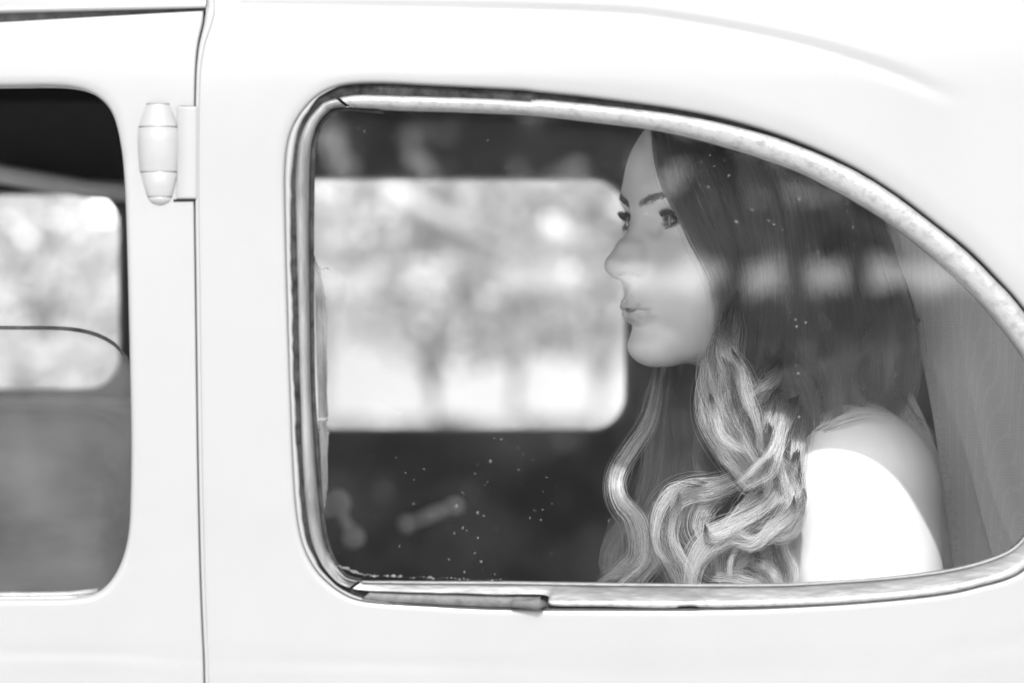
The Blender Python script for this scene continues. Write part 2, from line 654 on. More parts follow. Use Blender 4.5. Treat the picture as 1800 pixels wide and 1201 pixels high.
# the front door, its opening mirrored about its own middle
DC = np.array([-330.0, 610.0])
DR = [(0, 148), (60, 147), (112, 149), (150, 158), (178, 177), (196, 205), (207, 250), (213, 300), (218, 400), (224, 600), (228, 750), (228, 850), (225, 930), (215, 980), (195, 1020), (165, 1045), (120, 1053), (60, 1054), (0, 1054)]
DOOR_HOLE = [(-330, 150)] + DR + [(-330, 1056)] + [(-660 - x, y) for (x, y) in DR[::-1]]
fD = polar_table(DOOR_HOLE, DC)
PHD = np.linspace(-math.pi, math.pi, 520, endpoint=False)
DRECT = (-1900, 338, 12, 2850)
phd = with_corners(PHD, DC, *DRECT)


def warp_door(pp):
    pp = pp.copy()
    w = np.clip((pp[:, 0] - 240) / 95, 0, 1)
    pp[:, 0] += w * (gap_x(pp[:, 1]) - 0.5 - 338)
    # top edge under the gutter drops towards the left
    wt = np.clip((100 - pp[:, 1]) / 85, 0, 1)
    pp[:, 1] += wt * np.interp(pp[:, 0], [-1900, -500, 0, 345], [40, 36, 22, 2])
    return pp


lipD_d = np.full(PHD.shape, 0.004)
door = adopt(holed_panel('car_door', lambda p: fD(p)[0], phd, DC, DRECT, np.where(np.sin(PHD) < -.5, 20, 12.0), lipD_d, None, flange=0.02, edge_warp=warp_door))

# black jamb seen through the shut line, and the pillar behind it
b = MB()
ys = np.linspace(-60, 2850, 60)
xz0 = px2xz(np.stack([gap_x(ys) - 30, ys], 1))
xz1 = px2xz(np.stack([gap_x(ys) + 40, ys], 1))
b.grid([[Vector((x, side_y(x, z) + 0.012, z)) for x, z in xz0], [Vector((x, side_y(x, z) + 0.012, z)) for x, z in xz1]])
jamb = adopt(b.build('door_jamb', M['gap']))
# pale edge of the quarter panel beside the shut line (a folded seam)
b = MB()
ys = np.concatenate([np.linspace(-30, 340, 40), np.linspace(352, 2850, 60)])
prof = [(3.2, .010), (3.6, .0012), (5.5, -.0002), (11, -.0004), (14, .0006), (15.5, .004)]
rows = []
for (dx, dy) in prof:
    w = np.interp(ys, [-30, 20, 80, 120, 180], [1.5, 1.5, 1.0, .75, .7])
    xz = px2xz(np.stack([gap_x(ys) + dx * w, ys], 1))
    rows.append([Vector((x, side_y(x, z) + dy - 0.0008, z)) for x, z in xz])
b.grid(rows)
seam = adopt(b.build('seam_flange', M['paint']))

# gutter above the door
b = MB()
gx = np.linspace(-1900, 357, 40)
gy = np.interp(gx, [-1900, -500, 0, 357], [44, 38, 23, 9])
th = np.interp(gx, [-1900, 0, 357], [24, 20, 7])
sec = [(-95, .004), (-30, .000), (-8, -.006), (-1.5, -.0075), (1.5, -.0055), (2, .008)]
rows = []
for (dy, yy) in sec:
    xz = px2xz(np.stack([gx, gy - th * 0.35 + dy * np.where(dy < -5, 1, 1)], 1))
    rows.append([Vector((x, TILT * (z - Z_BELT) + 1.4 * max(z - 1.43, 0) ** 2 + yy * np.interp(X, [-1900, 0, 357], [1, 1, .35]), z)) for (x, z), X in zip(xz, gx)])
b.grid(rows)
gut = adopt(b.build('roof_gutter', M['paint']))
b = MB()
rows = []
for (dy, yy) in ((-0.5, .004), (1.0, .005)):
    xz = px2xz(np.stack([gx, gy + (th * 0.55 if dy > 0 else -th * .35)], 1))
    rows.append([Vector((x, TILT * (z - Z_BELT) + 1.4 * max(z - 1.43, 0) ** 2 + yy, z)) for (x, z) in xz])
b.grid(rows)
adopt(b.build('gutter_underside', M['grey_rubber']))  # grey strip below the gutter

# roof, far side, ends, floor
FAR_Y = 1.36


def roof_row(x):
    y0 = float(side_y(x, 1.503))
    crown = 1.69 - 0.10 * max(x - 0.0, 0) ** 2 - 0.05 * max(-x - .5, 0) ** 2
    out = []
    for k in range(33):
        t = k / 32
        y = y0 + (FAR_Y - 2 * y0 + 0.02) * t
        zz = 1.503 + (crown - 1.503) * (1 - abs(2 * t - 1) ** 2.4)
        out.append(Vector((x, y, zz)))
    return out


b = MB()
b.grid([roof_row(x) for x in np.linspace(-1.25, 0.80, 40)])
roof = adopt(b.build('roof', M['paint']))
b = MB()
b.grid([[v + Vector((0, 0, -0.035)) for v in roof_row(x)] for x in np.linspace(-1.22, 0.78, 30)])
adopt(b.build('headlining', M['dark_cloth']))


def rounded_rect(x0, x1, y0, y1, r, n=10):
    pts = []
    for (cx, cy, a0) in ((x1 - r, y0 + r, -90), (x1 - r, y1 - r, 0), (x0 + r, y1 - r, 90), (x0 + r, y0 + r, 180)):
        for k in range(n + 1):
            a = math.radians(a0 + 90 * k / n)
            pts.append((cx + r * math.cos(a), cy + r * math.sin(a)))
    return pts


FS = W0 / 1800 * (CAM_D + FAR_Y - .06) / CAM_D


def far_xz(px, py):
    return ((px - 900) * FS, CAM_Z - (py - 600.5) * FS)


def far_wall(name, hole_px, x0, x1, mat_in):
    """Door-like wall on the other side of the cabin with a rounded window; 60 mm thick."""
    hole = [far_xz(*p) for p in hole_px]
    cx = sum(p[0] for p in hole) / len(hole)
    cz = sum(p[1] for p in hole) / len(hole)
    z0, z1 = 0.35, 1.52
    n = len(hole)
    out = []
    for (x, z) in hole:
        dx, dz = x - cx, z - cz
        s = 1e9
        for (d, lo, hi, c) in ((dx, x0, x1, cx), (dz, z0, z1, cz)):
            if d > 1e-9:
                s = min(s, (hi - c) / d)
            elif d < -1e-9:
                s = min(s, (lo - c) / d)
        out.append([cx + dx * s, cz + dz * s])
    for (X, Z) in ((x0, z0), (x0, z1), (x1, z0), (x1, z1)):
        i = min(range(n), key=lambda k: (out[k][0] - X) ** 2 + (out[k][1] - Z) ** 2)
        out[i] = [X, Z]
    b = MB()
    inner, outer = FAR_Y - 0.06, FAR_Y
    b.grid([[Vector((x, inner, z)) for x, z in out], [Vector((x + (cx - x) * -.03, inner - .0, z + (cz - z) * -.03)) for x, z in hole],
            [Vector((x, inner + .012, z)) for x, z in hole], [Vector((x, outer - .005, z)) for x, z in hole]], closed_v=True)
    o = adopt(b.build(name, mat_in))
    b = MB()
    b.grid([[Vector((x, outer, z)) for x, z in hole], [Vector((x, outer + .002, z)) for x, z in out]], closed_v=True)
    b.build('outer_skin', M['paint'], o)
    b = MB()
    b.add([Vector((x, outer - 0.02, z)) for x, z in hole], [tuple(range(n))])
    return o, b


W_REAR = rounded_rect(330, 1101, 313, 757, 62)
W_FRONT = rounded_rect(-560, 207, 340, 684, 58)
XB = far_xz(268, 0)[0]
far1, pane1 = far_wall('car_door', W_REAR, XB + .002, 0.80, M['trim'])
far2, pane2 = far_wall('car_door', W_FRONT, -1.25, XB, M['trim'])
pane1.build('door_glass', M['clear_glass'], far1)
pane2.build('door_glass', M['clear_glass'], far2)
b = MB()
b.tube([P(-500, 225, 1.2), P(-150, 262, 1.2), P(0, 306, 1.2), P(150, 332, 1.2), P(330, 345, 1.2)], 0.010, 8)
adopt(b.build('roof_rail', mottle(new_mat('grey_roof_rail', .8, .6), .7, .8)))

b = MB()
b.box((-1.26, FAR_Y / 2, 0.72), (.04, FAR_Y - .05, .72))
adopt(b.build('bulkhead', M['trim'], smooth=False))
b = MB()
b.box((0.85, FAR_Y / 2, 0.74), (.05, FAR_Y - .02, .86))
b.box((0.85, FAR_Y / 2, 1.62), (.05, FAR_Y - .02, .12))
b.box((0.85, .09, 1.365), (.05, .16, .39))
b.box((0.85, FAR_Y - .09, 1.365), (.05, .16, .39))
rb = adopt(b.build('bulkhead', M['cream'], smooth=False))
b = MB()
b.box((0.85, FAR_Y / 2, 1.365), (.005, FAR_Y - .34, .39))
b.build('rear_glass', M['clear_glass'], rb, smooth=False)
b = MB()
b.box((-.2, FAR_Y / 2, 0.34), (2.15, FAR_Y - .03, .03))
adopt(b.build('floor_pan', M['seat'], smooth=False))


def cushion(name, c, s, mat, rnd=0.05, parent=None, ribs=0):
    """Padded block: rounded box with optional pleats along y."""
    b = MB()
    n, m = 40, 28
    rows = []
    for i in range(n + 1):
        ph = math.pi * (i / n - .5)
        row = []
        for j in range(m):
            th = 2 * math.pi * j / m
            e = 0.22
            def sp(v, p):
                return math.copysign(abs(v) ** p, v)
            x = sp(math.cos(th), e) * sp(math.cos(ph), e)
            z = sp(math.sin(th), e) * sp(math.cos(ph), e)
            y = sp(math.sin(ph), e)
            k = 1 - (0.03 * (0.5 + 0.5 * math.cos(ribs * y * math.pi)) if ribs else 0)
            row.append(Vector((c[0] + x * s[0] / 2 * k, c[1] + y * s[1] / 2, c[2] + z * s[2] / 2 * k)))
        rows.append(row)
    b.grid(rows, closed_v=True)
    return b.build(name, mat, parent)


fs = adopt(cushion('bench_seat', (-.455, .88, .865), (.27, .82, .66), M['seat'], ribs=9))
adopt(cushion('seat_cushion', (-.78, .70, .58), (.55, 1.16, .2), M['seat'], ribs=9))
adopt(cushion('seat_cushion', (.22, .68, .55), (.58, 1.2, .22), M['cream'], ribs=10))
adopt(cushion('bench_seat', (.62, .68, .92), (.22, 1.2, .68), M['cream'], ribs=10))

b = MB()
b.tube([P(20, 1110, .62), P(90, 1052, .62), P(150, 1000, .62), P(205, 935, .62), P(250, 850, .62)], .011, 8)
adopt(b.build('dark_diagonal', M['black_rubber']))  # dark diagonal tube low in the door window
# furniture of the far door: window winder and handle, only glints in the dark
wb = MB()
wb.tube([P(592, 885, 1.27), P(607, 915, 1.262), P(622, 945, 1.255)], [.010, .006, .008], 10)
wb.tube([P(622, 945, 1.255), P(622, 945, 1.22)], [.010, .012], 12)
wb.tube([P(592, 885, 1.30), P(592, 885, 1.265)], [.016, .014], 14)
wb.tube([P(575, 893, 1.30), P(575, 893, 1.265)], [.010, .009], 14)
wb.build('window_winder', M['knob'], far1)
hb = MB()
hb.tube([P(716, 922, 1.26), P(760, 905, 1.25), P(800, 890, 1.262)], [.007, .009, .007], 12)
hb.tube([P(716, 922, 1.30), P(716, 922, 1.25)], [.012, .009], 12)
hb.tube([P(800, 890, 1.30), P(800, 890, 1.25)], [.012, .009], 12)
hb.build('door_handle', M['knob'], far1)

# ------------------------------------------------------------------ rear quarter window: trim, rubber, glass
DYP = lambda xz: side_y(xz[:, 0], xz[:, 1])
NT = 900
PHT = np.linspace(-math.pi, math.pi, NT, endpoint=False)
rO_, sW_, sA_ = fO(PHT)
rI_ = fI(PHT)[0]


def noise1(n, step, seed):
    r = np.random.default_rng(seed)
    k = max(4, n // step)
    v = r.uniform(-1, 1, k)
    return np.interp(np.arange(n) / n * k, np.arange(k + 1), np.append(v, v[0]))


rag = noise1(NT, 3, 1) * .018 + noise1(NT, 12, 2) * .022
leftside = np.clip((np.abs(PHT) - 2.2) / .3, 0, 1)
sWr = sW_ + rag * (0.5 + 1.2 * leftside) * (sW_ > .03)
sAr = sA_ + rag * 0.4


def band(s_list, y_list, sel=None, closed=True):
    idx = np.arange(NT) if sel is None else sel
    rows = []
    for s, yy in zip(s_list, y_list):
        ss = np.broadcast_to(s, (NT,))[idx]
        r = rO_[idx] + (rI_ - rO_)[idx] * ss
        xz = px2xz(np.stack([QC[0] + r * np.cos(PHT[idx]), QC[1] + r * np.sin(PHT[idx])], 1))
        # plain, uncreased side so that the trim lies even
        y = TILT * (xz[:, 1] - Z_BELT) + 0.30 * np.maximum(xz[:, 0] - .22, 0) ** 2 + np.broadcast_to(yy, (NT,))[idx]
        rows.append([Vector((a, c, d)) for a, c, d in zip(xz[:, 0], y, xz[:, 1])])
    b = MB()
    b.grid(rows, closed_v=closed and sel is None)
    return b


def in_px(phi, r):
    return QC[0] + r * np.cos(phi), QC[1] + r * np.sin(phi)


# glass: a flat pane, 5 mm thick
gphi = PHT[::4]
rg = rO_[::4] + (rI_ - rO_)[::4] * 0.92
GL_Y = 0.0085


def glass_y(z):
    return TILT * (z - Z_BELT) + GL_Y


b = MB()
for side, off in (('front', 0.0), ('back', 0.005)):
    rows = []
    for t in (1.0, .8, .6, .4, .2, .0002):
        xz = px2xz(np.stack([QC[0] + rg * t * np.cos(gphi), QC[1] + rg * t * np.sin(gphi)], 1))
        rows.append([Vector((x, glass_y(z) + off, z)) for x, z in xz])
    if side == 'front':
        rows = rows[::-1]
        front_rim = rows[-1]
    else:
        back_rim = rows[0]
    b.grid(rows, closed_v=True)
b.grid([front_rim, back_rim], closed_v=True)
pane = adopt(b.build('quarter_window', M['glass'], smooth=False))

fl = np.where(sW_ > .02, 1, 0)
band([0.0, np.maximum(sWr * .25, .004), np.maximum(sWr * .75, .008), np.maximum(sWr, .012)], [.0035, -.0006, -.0004, .0032]).build('painted_flange', M['paint'], pane)
jag = noise1(NT, 2, 5)
band([np.maximum(sWr * .9, 0.0), np.maximum(sWr * .95, .002) + .0, (sWr + sAr) / 2, sAr + .02], [.0030, .0022 + .0004 * jag, .0030 + .0005 * noise1(NT, 2, 6), .0034]).build('rubber_seal', M['black_rubber'], pane)
xx, yy = in_px(PHT, rI_)
d_ = 1 - sAr
prof_s = [sAr, sAr + d_ * .04, sAr + d_ * .16, sAr + d_ * .38, sAr + d_ * .62, sAr + d_ * .84, sAr + d_ * .96, np.ones(NT)]
wear = 0.0003 * noise1(NT, 4, 9)
prof_y = [.0050, -.0005, -.0030 + wear, -.0036 + wear, -.0030, -.0008, .0032, .0078]
bottom = np.clip((yy - 960) / 60, 0, 1) * (np.abs(PHT - 1.57) < 1.45)
prof_yb = [.0050, -.0028, -.0030, .0014, .0022, .0004, -.0016, .0070]
prof = [a * (1 - bottom) + c * bottom for a, c in zip(prof_y, prof_yb)]


def cut(mask):
    return np.nonzero(mask)[0]


ang_a = math.atan2(175 - QC[1], 595 - QC[0]) % (2 * math.pi)      # joint at the top left
ang_b = math.atan2(1034 - QC[1], 620 - QC[0]) % (2 * math.pi)     # joint at the bottom left
ph2 = PHT % (2 * math.pi)
ang_c = math.atan2(870 - QC[1], 1868 - QC[0]) % (2 * math.pi)
for (lo, hi) in ((ang_b + .0012, ang_a - .0012), (ang_a + .0012, 2 * math.pi + ang_c - .001), (ang_c + .001, ang_b - .0012)):
    q = (PHT - lo) % (2 * math.pi)
    sel = cut(q < (hi - lo))
    sel = sel[np.argsort(q[sel])]
    if lo == ang_c + .001:
        sB = np.maximum(sAr + .02, .36)
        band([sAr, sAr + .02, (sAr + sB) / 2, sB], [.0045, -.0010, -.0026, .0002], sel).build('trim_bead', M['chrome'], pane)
        band([sB, (sB + .94) / 2, np.full(NT, .94)], [.0002, .0012, .0016], sel).build('chrome_trim', M['grey_reflection'], pane)
        band([np.full(NT, .94), np.full(NT, .97), np.full(NT, 1.0)], [.0016, -.0006, .0078], sel).build('lip_highlight', M['chrome'], pane)  # narrow brighter strip, the highlight along the edge as material
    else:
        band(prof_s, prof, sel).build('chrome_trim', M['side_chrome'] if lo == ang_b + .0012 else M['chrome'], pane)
q = (PHT - ang_b - .004) % (2 * math.pi)
sel = cut(q < (ang_a - ang_b) % (2 * math.pi) + .05)
sel = sel[np.argsort(q[sel])]
band([1.0, 1.08, 1.20], [.0078, .0060, .0084], sel).build('glazing_seal', M['black_rubber'], pane)
band([1.0, 1.03], [.0078, .0084]).build('glass_bed', M['grey_rubber'], pane)
# grey packing in the lower left of the frame, ending in a blob
low = cut((PHT > math.atan2(1066 - QC[1], 945 - QC[0])) & (PHT < math.atan2(1055 - QC[1], 632 - QC[0])))
band([.03, .08, .35, .52, .56], [.0030, -.0012, -.0016, .0006, .004], low).build('packing_strip', M['grey_rubber'], pane)
b = MB()
b.tube([P(900, 1061, -.001), P(925, 1062, -.002), P(946, 1062, -.0035), P(957, 1062, -.001)], [.0028, .0034, .0040, .0020], 10)
b.build('packing_end', M['grey_rubber'], pane)


def inner_reveal(name, c, phi, r, mat, y0, y1, shrink, parent):
    rows = []
    for yy, k in ((y0, 1.0), ((y0 + y1) / 2, 1.0), (y1, shrink), (y1, 1.25)):
        xz = px2xz(np.stack([c[0] + r * k * np.cos(phi), c[1] + r * k * np.sin(phi)], 1))
        rows.append([Vector((x, TILT * (z - Z_BELT) + yy, z)) for x, z in xz])
    b = MB()
    b.grid(rows, closed_v=True)
    return b.build(name, mat, parent)


inner_reveal('inner_trim', QC, PHT[::3], (rI_ + 4)[::3], M['dark_cloth'], .014, .05, 1.02, pane)
adopt(inner_reveal('inner_frame', DC, PHD[::2], fD(PHD)[0][::2] + 6, M['dark_cloth'], .026, .06, 1.0, None))

# torn strip of old sealing inside the glass, left edge
random.seed(11)
sv, sf = [], []
ys = list(range(436, 936, 5))
for i, y in enumerate(ys):
    xl = np.interp(y, [436, 470, 540, 660, 730, 752, 765, 800, 900, 936], [544, 547, 552, 555, 557, 556, 558, 560, 562, 566])
    xr = np.interp(y, [436, 470, 500, 540, 560, 700, 730, 745, 758, 775, 860, 900, 936], [545, 557, 566, 569, 571, 572, 574, 571, 574, 574, 573, 568, 567]) + random.uniform(-.8, .8)
    bow = 0.004
    for t in (0, .35, .5, .65, 1):
        v = P(xl + (xr - xl) * t, y, .0)
        v.y = glass_y(v.z) + .0062 + bow * (1 - t) * .3 + (.0012 if abs(t - .5) < .01 else 0) + random.uniform(-.0002, .0002)
        sv.append(v)
for i in range(len(ys) - 1):
    if ys[i] in (736,):
        continue
    for k in range(4):
        a = i * 5 + k
        sf.append((a, a + 1, a + 6, a + 5))
mesh_obj('peeling_strip', sv, sf, M['strip'], pane)
b = MB()
for (x, y) in ((562, 474), (566, 470), (571, 754), (576, 760), (561, 757), (569, 741)):
    for q in range(2):
        p0 = P(x, y, 0)
        p0.y = glass_y(p0.z) + .006
        a = random.uniform(0, 6.28)
        L = random.uniform(.002, .005)
        d = Vector((math.cos(a) * L, -.0005, math.sin(a) * L))
        e = Vector((-math.sin(a), .2, math.cos(a))) * random.uniform(.0004, .0012)
        b.add([p0, p0 + d * .5 + e, p0 + d, p0 + d * .5 - e], [(0, 1, 2, 3)])
b.build('strip_shreds', M['strip'], pane)['kind'] = 'stuff'
# dried sealant along the lower left corner
b = MB()
for k in range(70):
    t = k / 69
    x = np.interp(t, [0, .2, .45, .8, 1], [566, 590, 640, 780, 880])
    y = np.interp(t, [0, .2, .45, .8, 1], [968, 997, 1014, 1020, 1023]) - random.random() * 3
    p0 = P(x, y, 0)
    p0.y = glass_y(p0.z) - .0012
    r = random.uniform(.0004, .0016) * (1.0 if t < .5 or random.random() < .3 else .5)
    n = 6
    b.add([p0 + Vector((math.cos(6.283 * j / n) * r * random.uniform(.6, 1.5), random.uniform(-.0008, 0), math.sin(6.283 * j / n) * r * random.uniform(.4, 1))) for j in range(n)], [tuple(range(n))])
b.build('dried_sealant', M['strip'], pane)['kind'] = 'stuff'
# water spots on the outside of the glass
b = MB()
spots = []
for k in range(300):
    c = random.random()
    if c < .20:
        x, y = random.gauss(1290, 110), random.gauss(330, 70)
    elif c < .40:
        x, y = random.gauss(850, 110), random.gauss(890, 90)
    elif c < .46:
        x, y = random.gauss(1405, 10), random.gauss(640, 90)
    else:
        x, y = random.uniform(570, 1760), random.uniform(200, 1010)
    q = np.array([x, y]) - QC
    if np.hypot(*q) > fI(np.array([math.atan2(q[1], q[0])]))[0][0] - 8:
        continue
    spots.append((x, y, random.choice([0.8, 0.9, 1.0, 1.2, 1.5, 1.9, 2.4]) * (.75 if c > .46 else 1)))
for (x, y, r) in spots:
    p0 = P(x, y, 0)
    p0.y = glass_y(p0.z) - .0003
    r *= S0
    b.add([p0 + Vector((math.cos(6.283 * j / 8) * r * random.uniform(.7, 1.2), 0, math.sin(6.283 * j / 8) * r * random.uniform(.7, 1.2))) for j in range(8)], [tuple(range(8))])
b.build('water_spots', M['speck'], pane)['kind'] = 'stuff'

# ------------------------------------------------------------------ front door: half-lowered glass, channel, hinge
top = catmull([(-880, 620), (-800, 590), (-600, 574), (-200, 572), (0, 574), (70, 574), (120, 577), (160, 586), (192, 603), (213, 625), (228, 650), (245, 690)], 70)
gy0 = 0.020
fr, bk = [], []
for (x, y) in top:
    v = P(x, y, 0)
    fr.append((Vector((v.x, gy0 + TILT * (v.z - Z_BELT), v.z)), Vector((v.x, gy0 + TILT * (v.z - Z_BELT) + .006, v.z))))
lowz = 0.95
b = MB()
b.grid([[f for f, k in fr], [Vector((f.x, gy0 + TILT * (lowz - Z_BELT), lowz)) for f, k in fr]])
b.grid([[k for f, k in fr], [Vector((f.x, gy0 + .006 + TILT * (lowz - Z_BELT), lowz)) for f, k in fr]])
dg = b.build('door_glass', M['door_glass'], door, smooth=False)
b = MB()
b.grid([[f + Vector((0, -.0004, -.0022)) for f, k in fr], [f + Vector((0, -.0004, .0006)) for f, k in fr], [k + Vector((0, .0004, .0006)) for f, k in fr], [k + Vector((0, .0004, -.0022)) for f, k in fr]])
b.build('glass_edge', mottle(new_mat('dark_glass_edge', .01, .9, spec=.05), .008, .05, scale=60), door)
b = MB()
b.tube([P(-870, 1046, .012), P(-300, 1047, .012), P(60, 1047, .012), P(120, 1046, .012), P(172, 1040, .012)], .0022, 8)
b.tube([P(-870, 1052, .010), P(-300, 1053, .010), P(60, 1053, .010), P(120, 1052, .010), P(160, 1047, .012)], .0020, 8)
b.build('window_channel', M['chrome'], door)

hg = MB()
hz = [(183, 24), (219, 36.5), (220, 37.2), (221, 35.4), (222, 35.4), (223, 37.6), (245, 39.2), (270, 38.8), (299, 36.6), (300, 36.2), (301, 34.2), (302, 34.2), (303, 35.2), (343, 25.5), (344, 25.0), (345, 23.6), (346, 23.6), (347, 24.6), (353, 21), (358, 15), (361.5, 8), (362.5, 1)]
pts = [(178, 22.5), (179.5, 24.0), (180.3, 22.2), (181.2, 22.2)] + hz
rows = []
for (y, r) in pts:
    cx = 273.5 + (y - 178) * .024
    v = P(cx, y, 0)
    y0 = float(side_y(v.x, v.z)) + .0035
    R = r * S0
    rows.append([Vector((v.x + R * math.cos(a), y0 - R * .8 * math.sin(a), v.z)) for a in np.linspace(0, 2 * math.pi, 33)[:-1]])
hg.grid(rows, closed_v=True)
hg.add(rows[0], [tuple(range(32))])
hinge = adopt(hg.build('door_hinge', M['paint']))
b = MB()
lf = []
for (dx, dy) in ((0, .006), (0, -.0018), (1.2, -.0026), (26, -.0026), (34, -.0026), (35.5, -.0018), (36, .008)):
    row = []
    for y in (184.5, 186, 190, 260, 344, 347, 348.5):
        v = P(308 + dx, y, 0)
        e = .0012 if y in (184.5, 348.5) else 0
        row.append(Vector((v.x, float(side_y(v.x, v.z)) + dy + e, v.z)))
    lf.append(row)
b.grid(lf)
b.build('hinge_leaf', M['paint'], hinge)
b = MB()
for (x0, x1, y0, y1) in ((302, 345, 349, 352.5), (343.6, 345.6, 186, 349), (314, 344, 183.6, 184.8)):
    q = []
    for (x, y) in ((x0, y0), (x1, y0 + .3), (x1, y1), (x0, y1 + .8)):
        v = P(x, y, 0)
        q.append(Vector((v.x, float(side_y(v.x, v.z)) - .0006, v.z)))
    b.add(q + [v + Vector((0, .004, 0)) for v in q], [(0, 1, 2, 3), (4, 7, 6, 5), (0, 4, 5, 1), (1, 5, 6, 2), (2, 6, 7, 3), (3, 7, 4, 0)])
for y in (180.6, 221.5, 301.5, 345.5):
    cx = 273.5 + (y - 178) * .024
    R = np.interp(y, [p[0] for p in pts], [p[1] for p in pts]) * S0 + .0004
    v = P(cx, y, 0)
    y0 = float(side_y(v.x, v.z)) + .0035
    rr = []
    for dz in (-.00022, .00022):
        rr.append([Vector((v.x + R * math.cos(a), y0 - R * .8 * math.sin(a), v.z + dz + .0006 * math.sin(a))) for a in np.linspace(.15, math.pi - .25, 20)])
    b.grid(rr)
b.build('hinge_gap', M['gap'], hinge)

# ------------------------------------------------------------------ trees and hedges, beyond the car and behind the camera
def leaf_mat(name, lo, hi, rough=.45):
    m = new_mat(name, hi, rough, spec=.5)
    oi = nd(m, 'ShaderNodeNewGeometry')
    r = nd(m, 'ShaderNodeMapRange')
    r.inputs['To Min'].default_value = lo
    r.inputs['To Max'].default_value = hi
    ln(m, oi.outputs['Random Per Island'], r.inputs[0])
    ln(m, r.outputs[0], bsdf(m).inputs['Base Color'])
    return m


M['leaf_dark'] = leaf_mat('dark_leaves', .03, .09)
M['leaf_mid'] = leaf_mat('sun_bright_leaves', .24, .52, .2)  # sunlit brightness of the foliage put into the leaf grey
M['leaf_pale'] = leaf_mat('pale_leaf_glints', .6, .9, .2)  # near-white grey for painted sun glints in the foliage
M['bark'] = mottle(new_mat('bark', .12, .9), .05, .12, scale=6, stretch=(1, 1, .2), bump=.5)
M['pale_bark'] = mottle(new_mat('pale_bark', .3, .9), .28, .42, scale=6, stretch=(1, 1, .2), bump=.5)
M['board'] = mottle(new_mat('grey_boards', .1, .8), .05, .12, scale=3, stretch=(1, 1, .1))
M['whitewash'] = mottle(new_mat('whitewash', .75, .8), .66, .8, scale=2)
M['render'] = mottle(new_mat('pale_house_render', .5, .8), .36, .46, scale=.5)


def leaves(name, pts, size, mat, parent):
    """One leaf-shaped face (two triangles folded on the rib) per point."""
    n = len(pts)
    a = rng.normal(size=(n, 3))
    a /= np.linalg.norm(a, axis=1)[:, None]
    c = np.cross(a, rng.normal(size=(n, 3)))
    c /= np.linalg.norm(c, axis=1)[:, None]
    s = size * rng.uniform(.6, 1.3, n)[:, None]
    v = np.stack([pts - a * s * .5, pts + c * s * .28, pts + a * s * .5, pts - c * s * .28], 1).reshape(-1, 3)
    q = np.arange(n * 4).reshape(n, 4)
    return np_mesh_obj(name, v, q, mat, parent)


def crown_points(clumps, per, spread):
    out = []
    for (c, r) in clumps:
        d = rng.normal(size=(per, 3))
        d /= np.linalg.norm(d, axis=1)[:, None]
        out.append(np.array(c) + d * (r * rng.uniform(.35, 1, per) ** .5)[:, None] * np.array(spread))
    return np.vstack(out)


def tree(name, x, y, h, trunk_h, r, mat, bark, label, cat, size=.2, nclump=26, per=110, lean=0.0, trunk_r=.12, group=None, spread=(1, 1, .8), low=.0):
    t = thing(name, (x, y, 0), label, cat, group)
    b = MB()
    ax = [(lean * k * k * .2, .03 * math.sin(k * 2.1), k / 6 * trunk_h) for k in range(7)]
    b.tube(ax, [trunk_r * (1.25 - .09 * k) for k in range(7)], 10)
    tips = []
    for k in range(9):
        a = 2.4 * k + x
        p0 = Vector(ax[5 if k % 2 else 6]) - Vector((0, 0, .3 * (k % 3)))
        e = Vector((math.cos(a) * r * .7, math.sin(a) * r * .7, (h - trunk_h) * (.25 + .08 * k)))
        b.tube([p0, p0 + e * .5 + Vector((0, 0, .15)), p0 + e], [trunk_r * .45, trunk_r * .28, trunk_r * .1], 6)
        tips.append(p0 + e)
    b.build('trunk', bark, t)
    cl = [(tuple(v), r * .38) for v in tips]
    for _ in range(nclump):
        a = rng.uniform(0, 6.283)
        rr = r * math.sqrt(rng.uniform(0, 1)) * .9
        z = trunk_h * (1 - low) + (h - trunk_h * (1 - low)) * rng.uniform(.05, 1)
        k = math.sin(math.pi * min(1, max(.12, (z - trunk_h * (1 - low)) / (h - trunk_h * (1 - low)) * .9 + .08)))
        cl.append(((rr * math.cos(a) * k, rr * math.sin(a) * k, z), r * rng.uniform(.13, .30)))
    leaves('crown', crown_points(cl, per, spread), size, mat, t)
    return t


def shrub(name, x, y, w, h, mat, label, cat, size=.15, nclump=18, per=90, group=None):
    t = thing(name, (x, y, 0), label, cat, group)
    b = MB()
    for k in range(7):
        a = k * .9
        b.tube([(0.05 * math.cos(a), .05 * math.sin(a), 0), (w * .2 * math.cos(a), w * .2 * math.sin(a), h * .4), (w * .33 * math.cos(a), w * .33 * math.sin(a), h * .8)], [.025, .018, .006], 6)
    b.build('stems', M['bark'], t)
    cl = []
    for _ in range(nclump):
        a = rng.uniform(0, 6.283)
        rr = w * .5 * math.sqrt(rng.uniform(0, 1))
        cl.append(((rr * math.cos(a), rr * math.sin(a), h * rng.uniform(.15, .9)), min(w, h) * rng.uniform(.14, .24)))
    leaves('foliage', crown_points(cl, per, (1, 1, 1)), size, mat, t)
    return t


# beyond the car: what shows blurred through its far windows (x grows to the right, about 28 to 60 m away)
def far(px, Y):
    return P(px, 600, Y).x


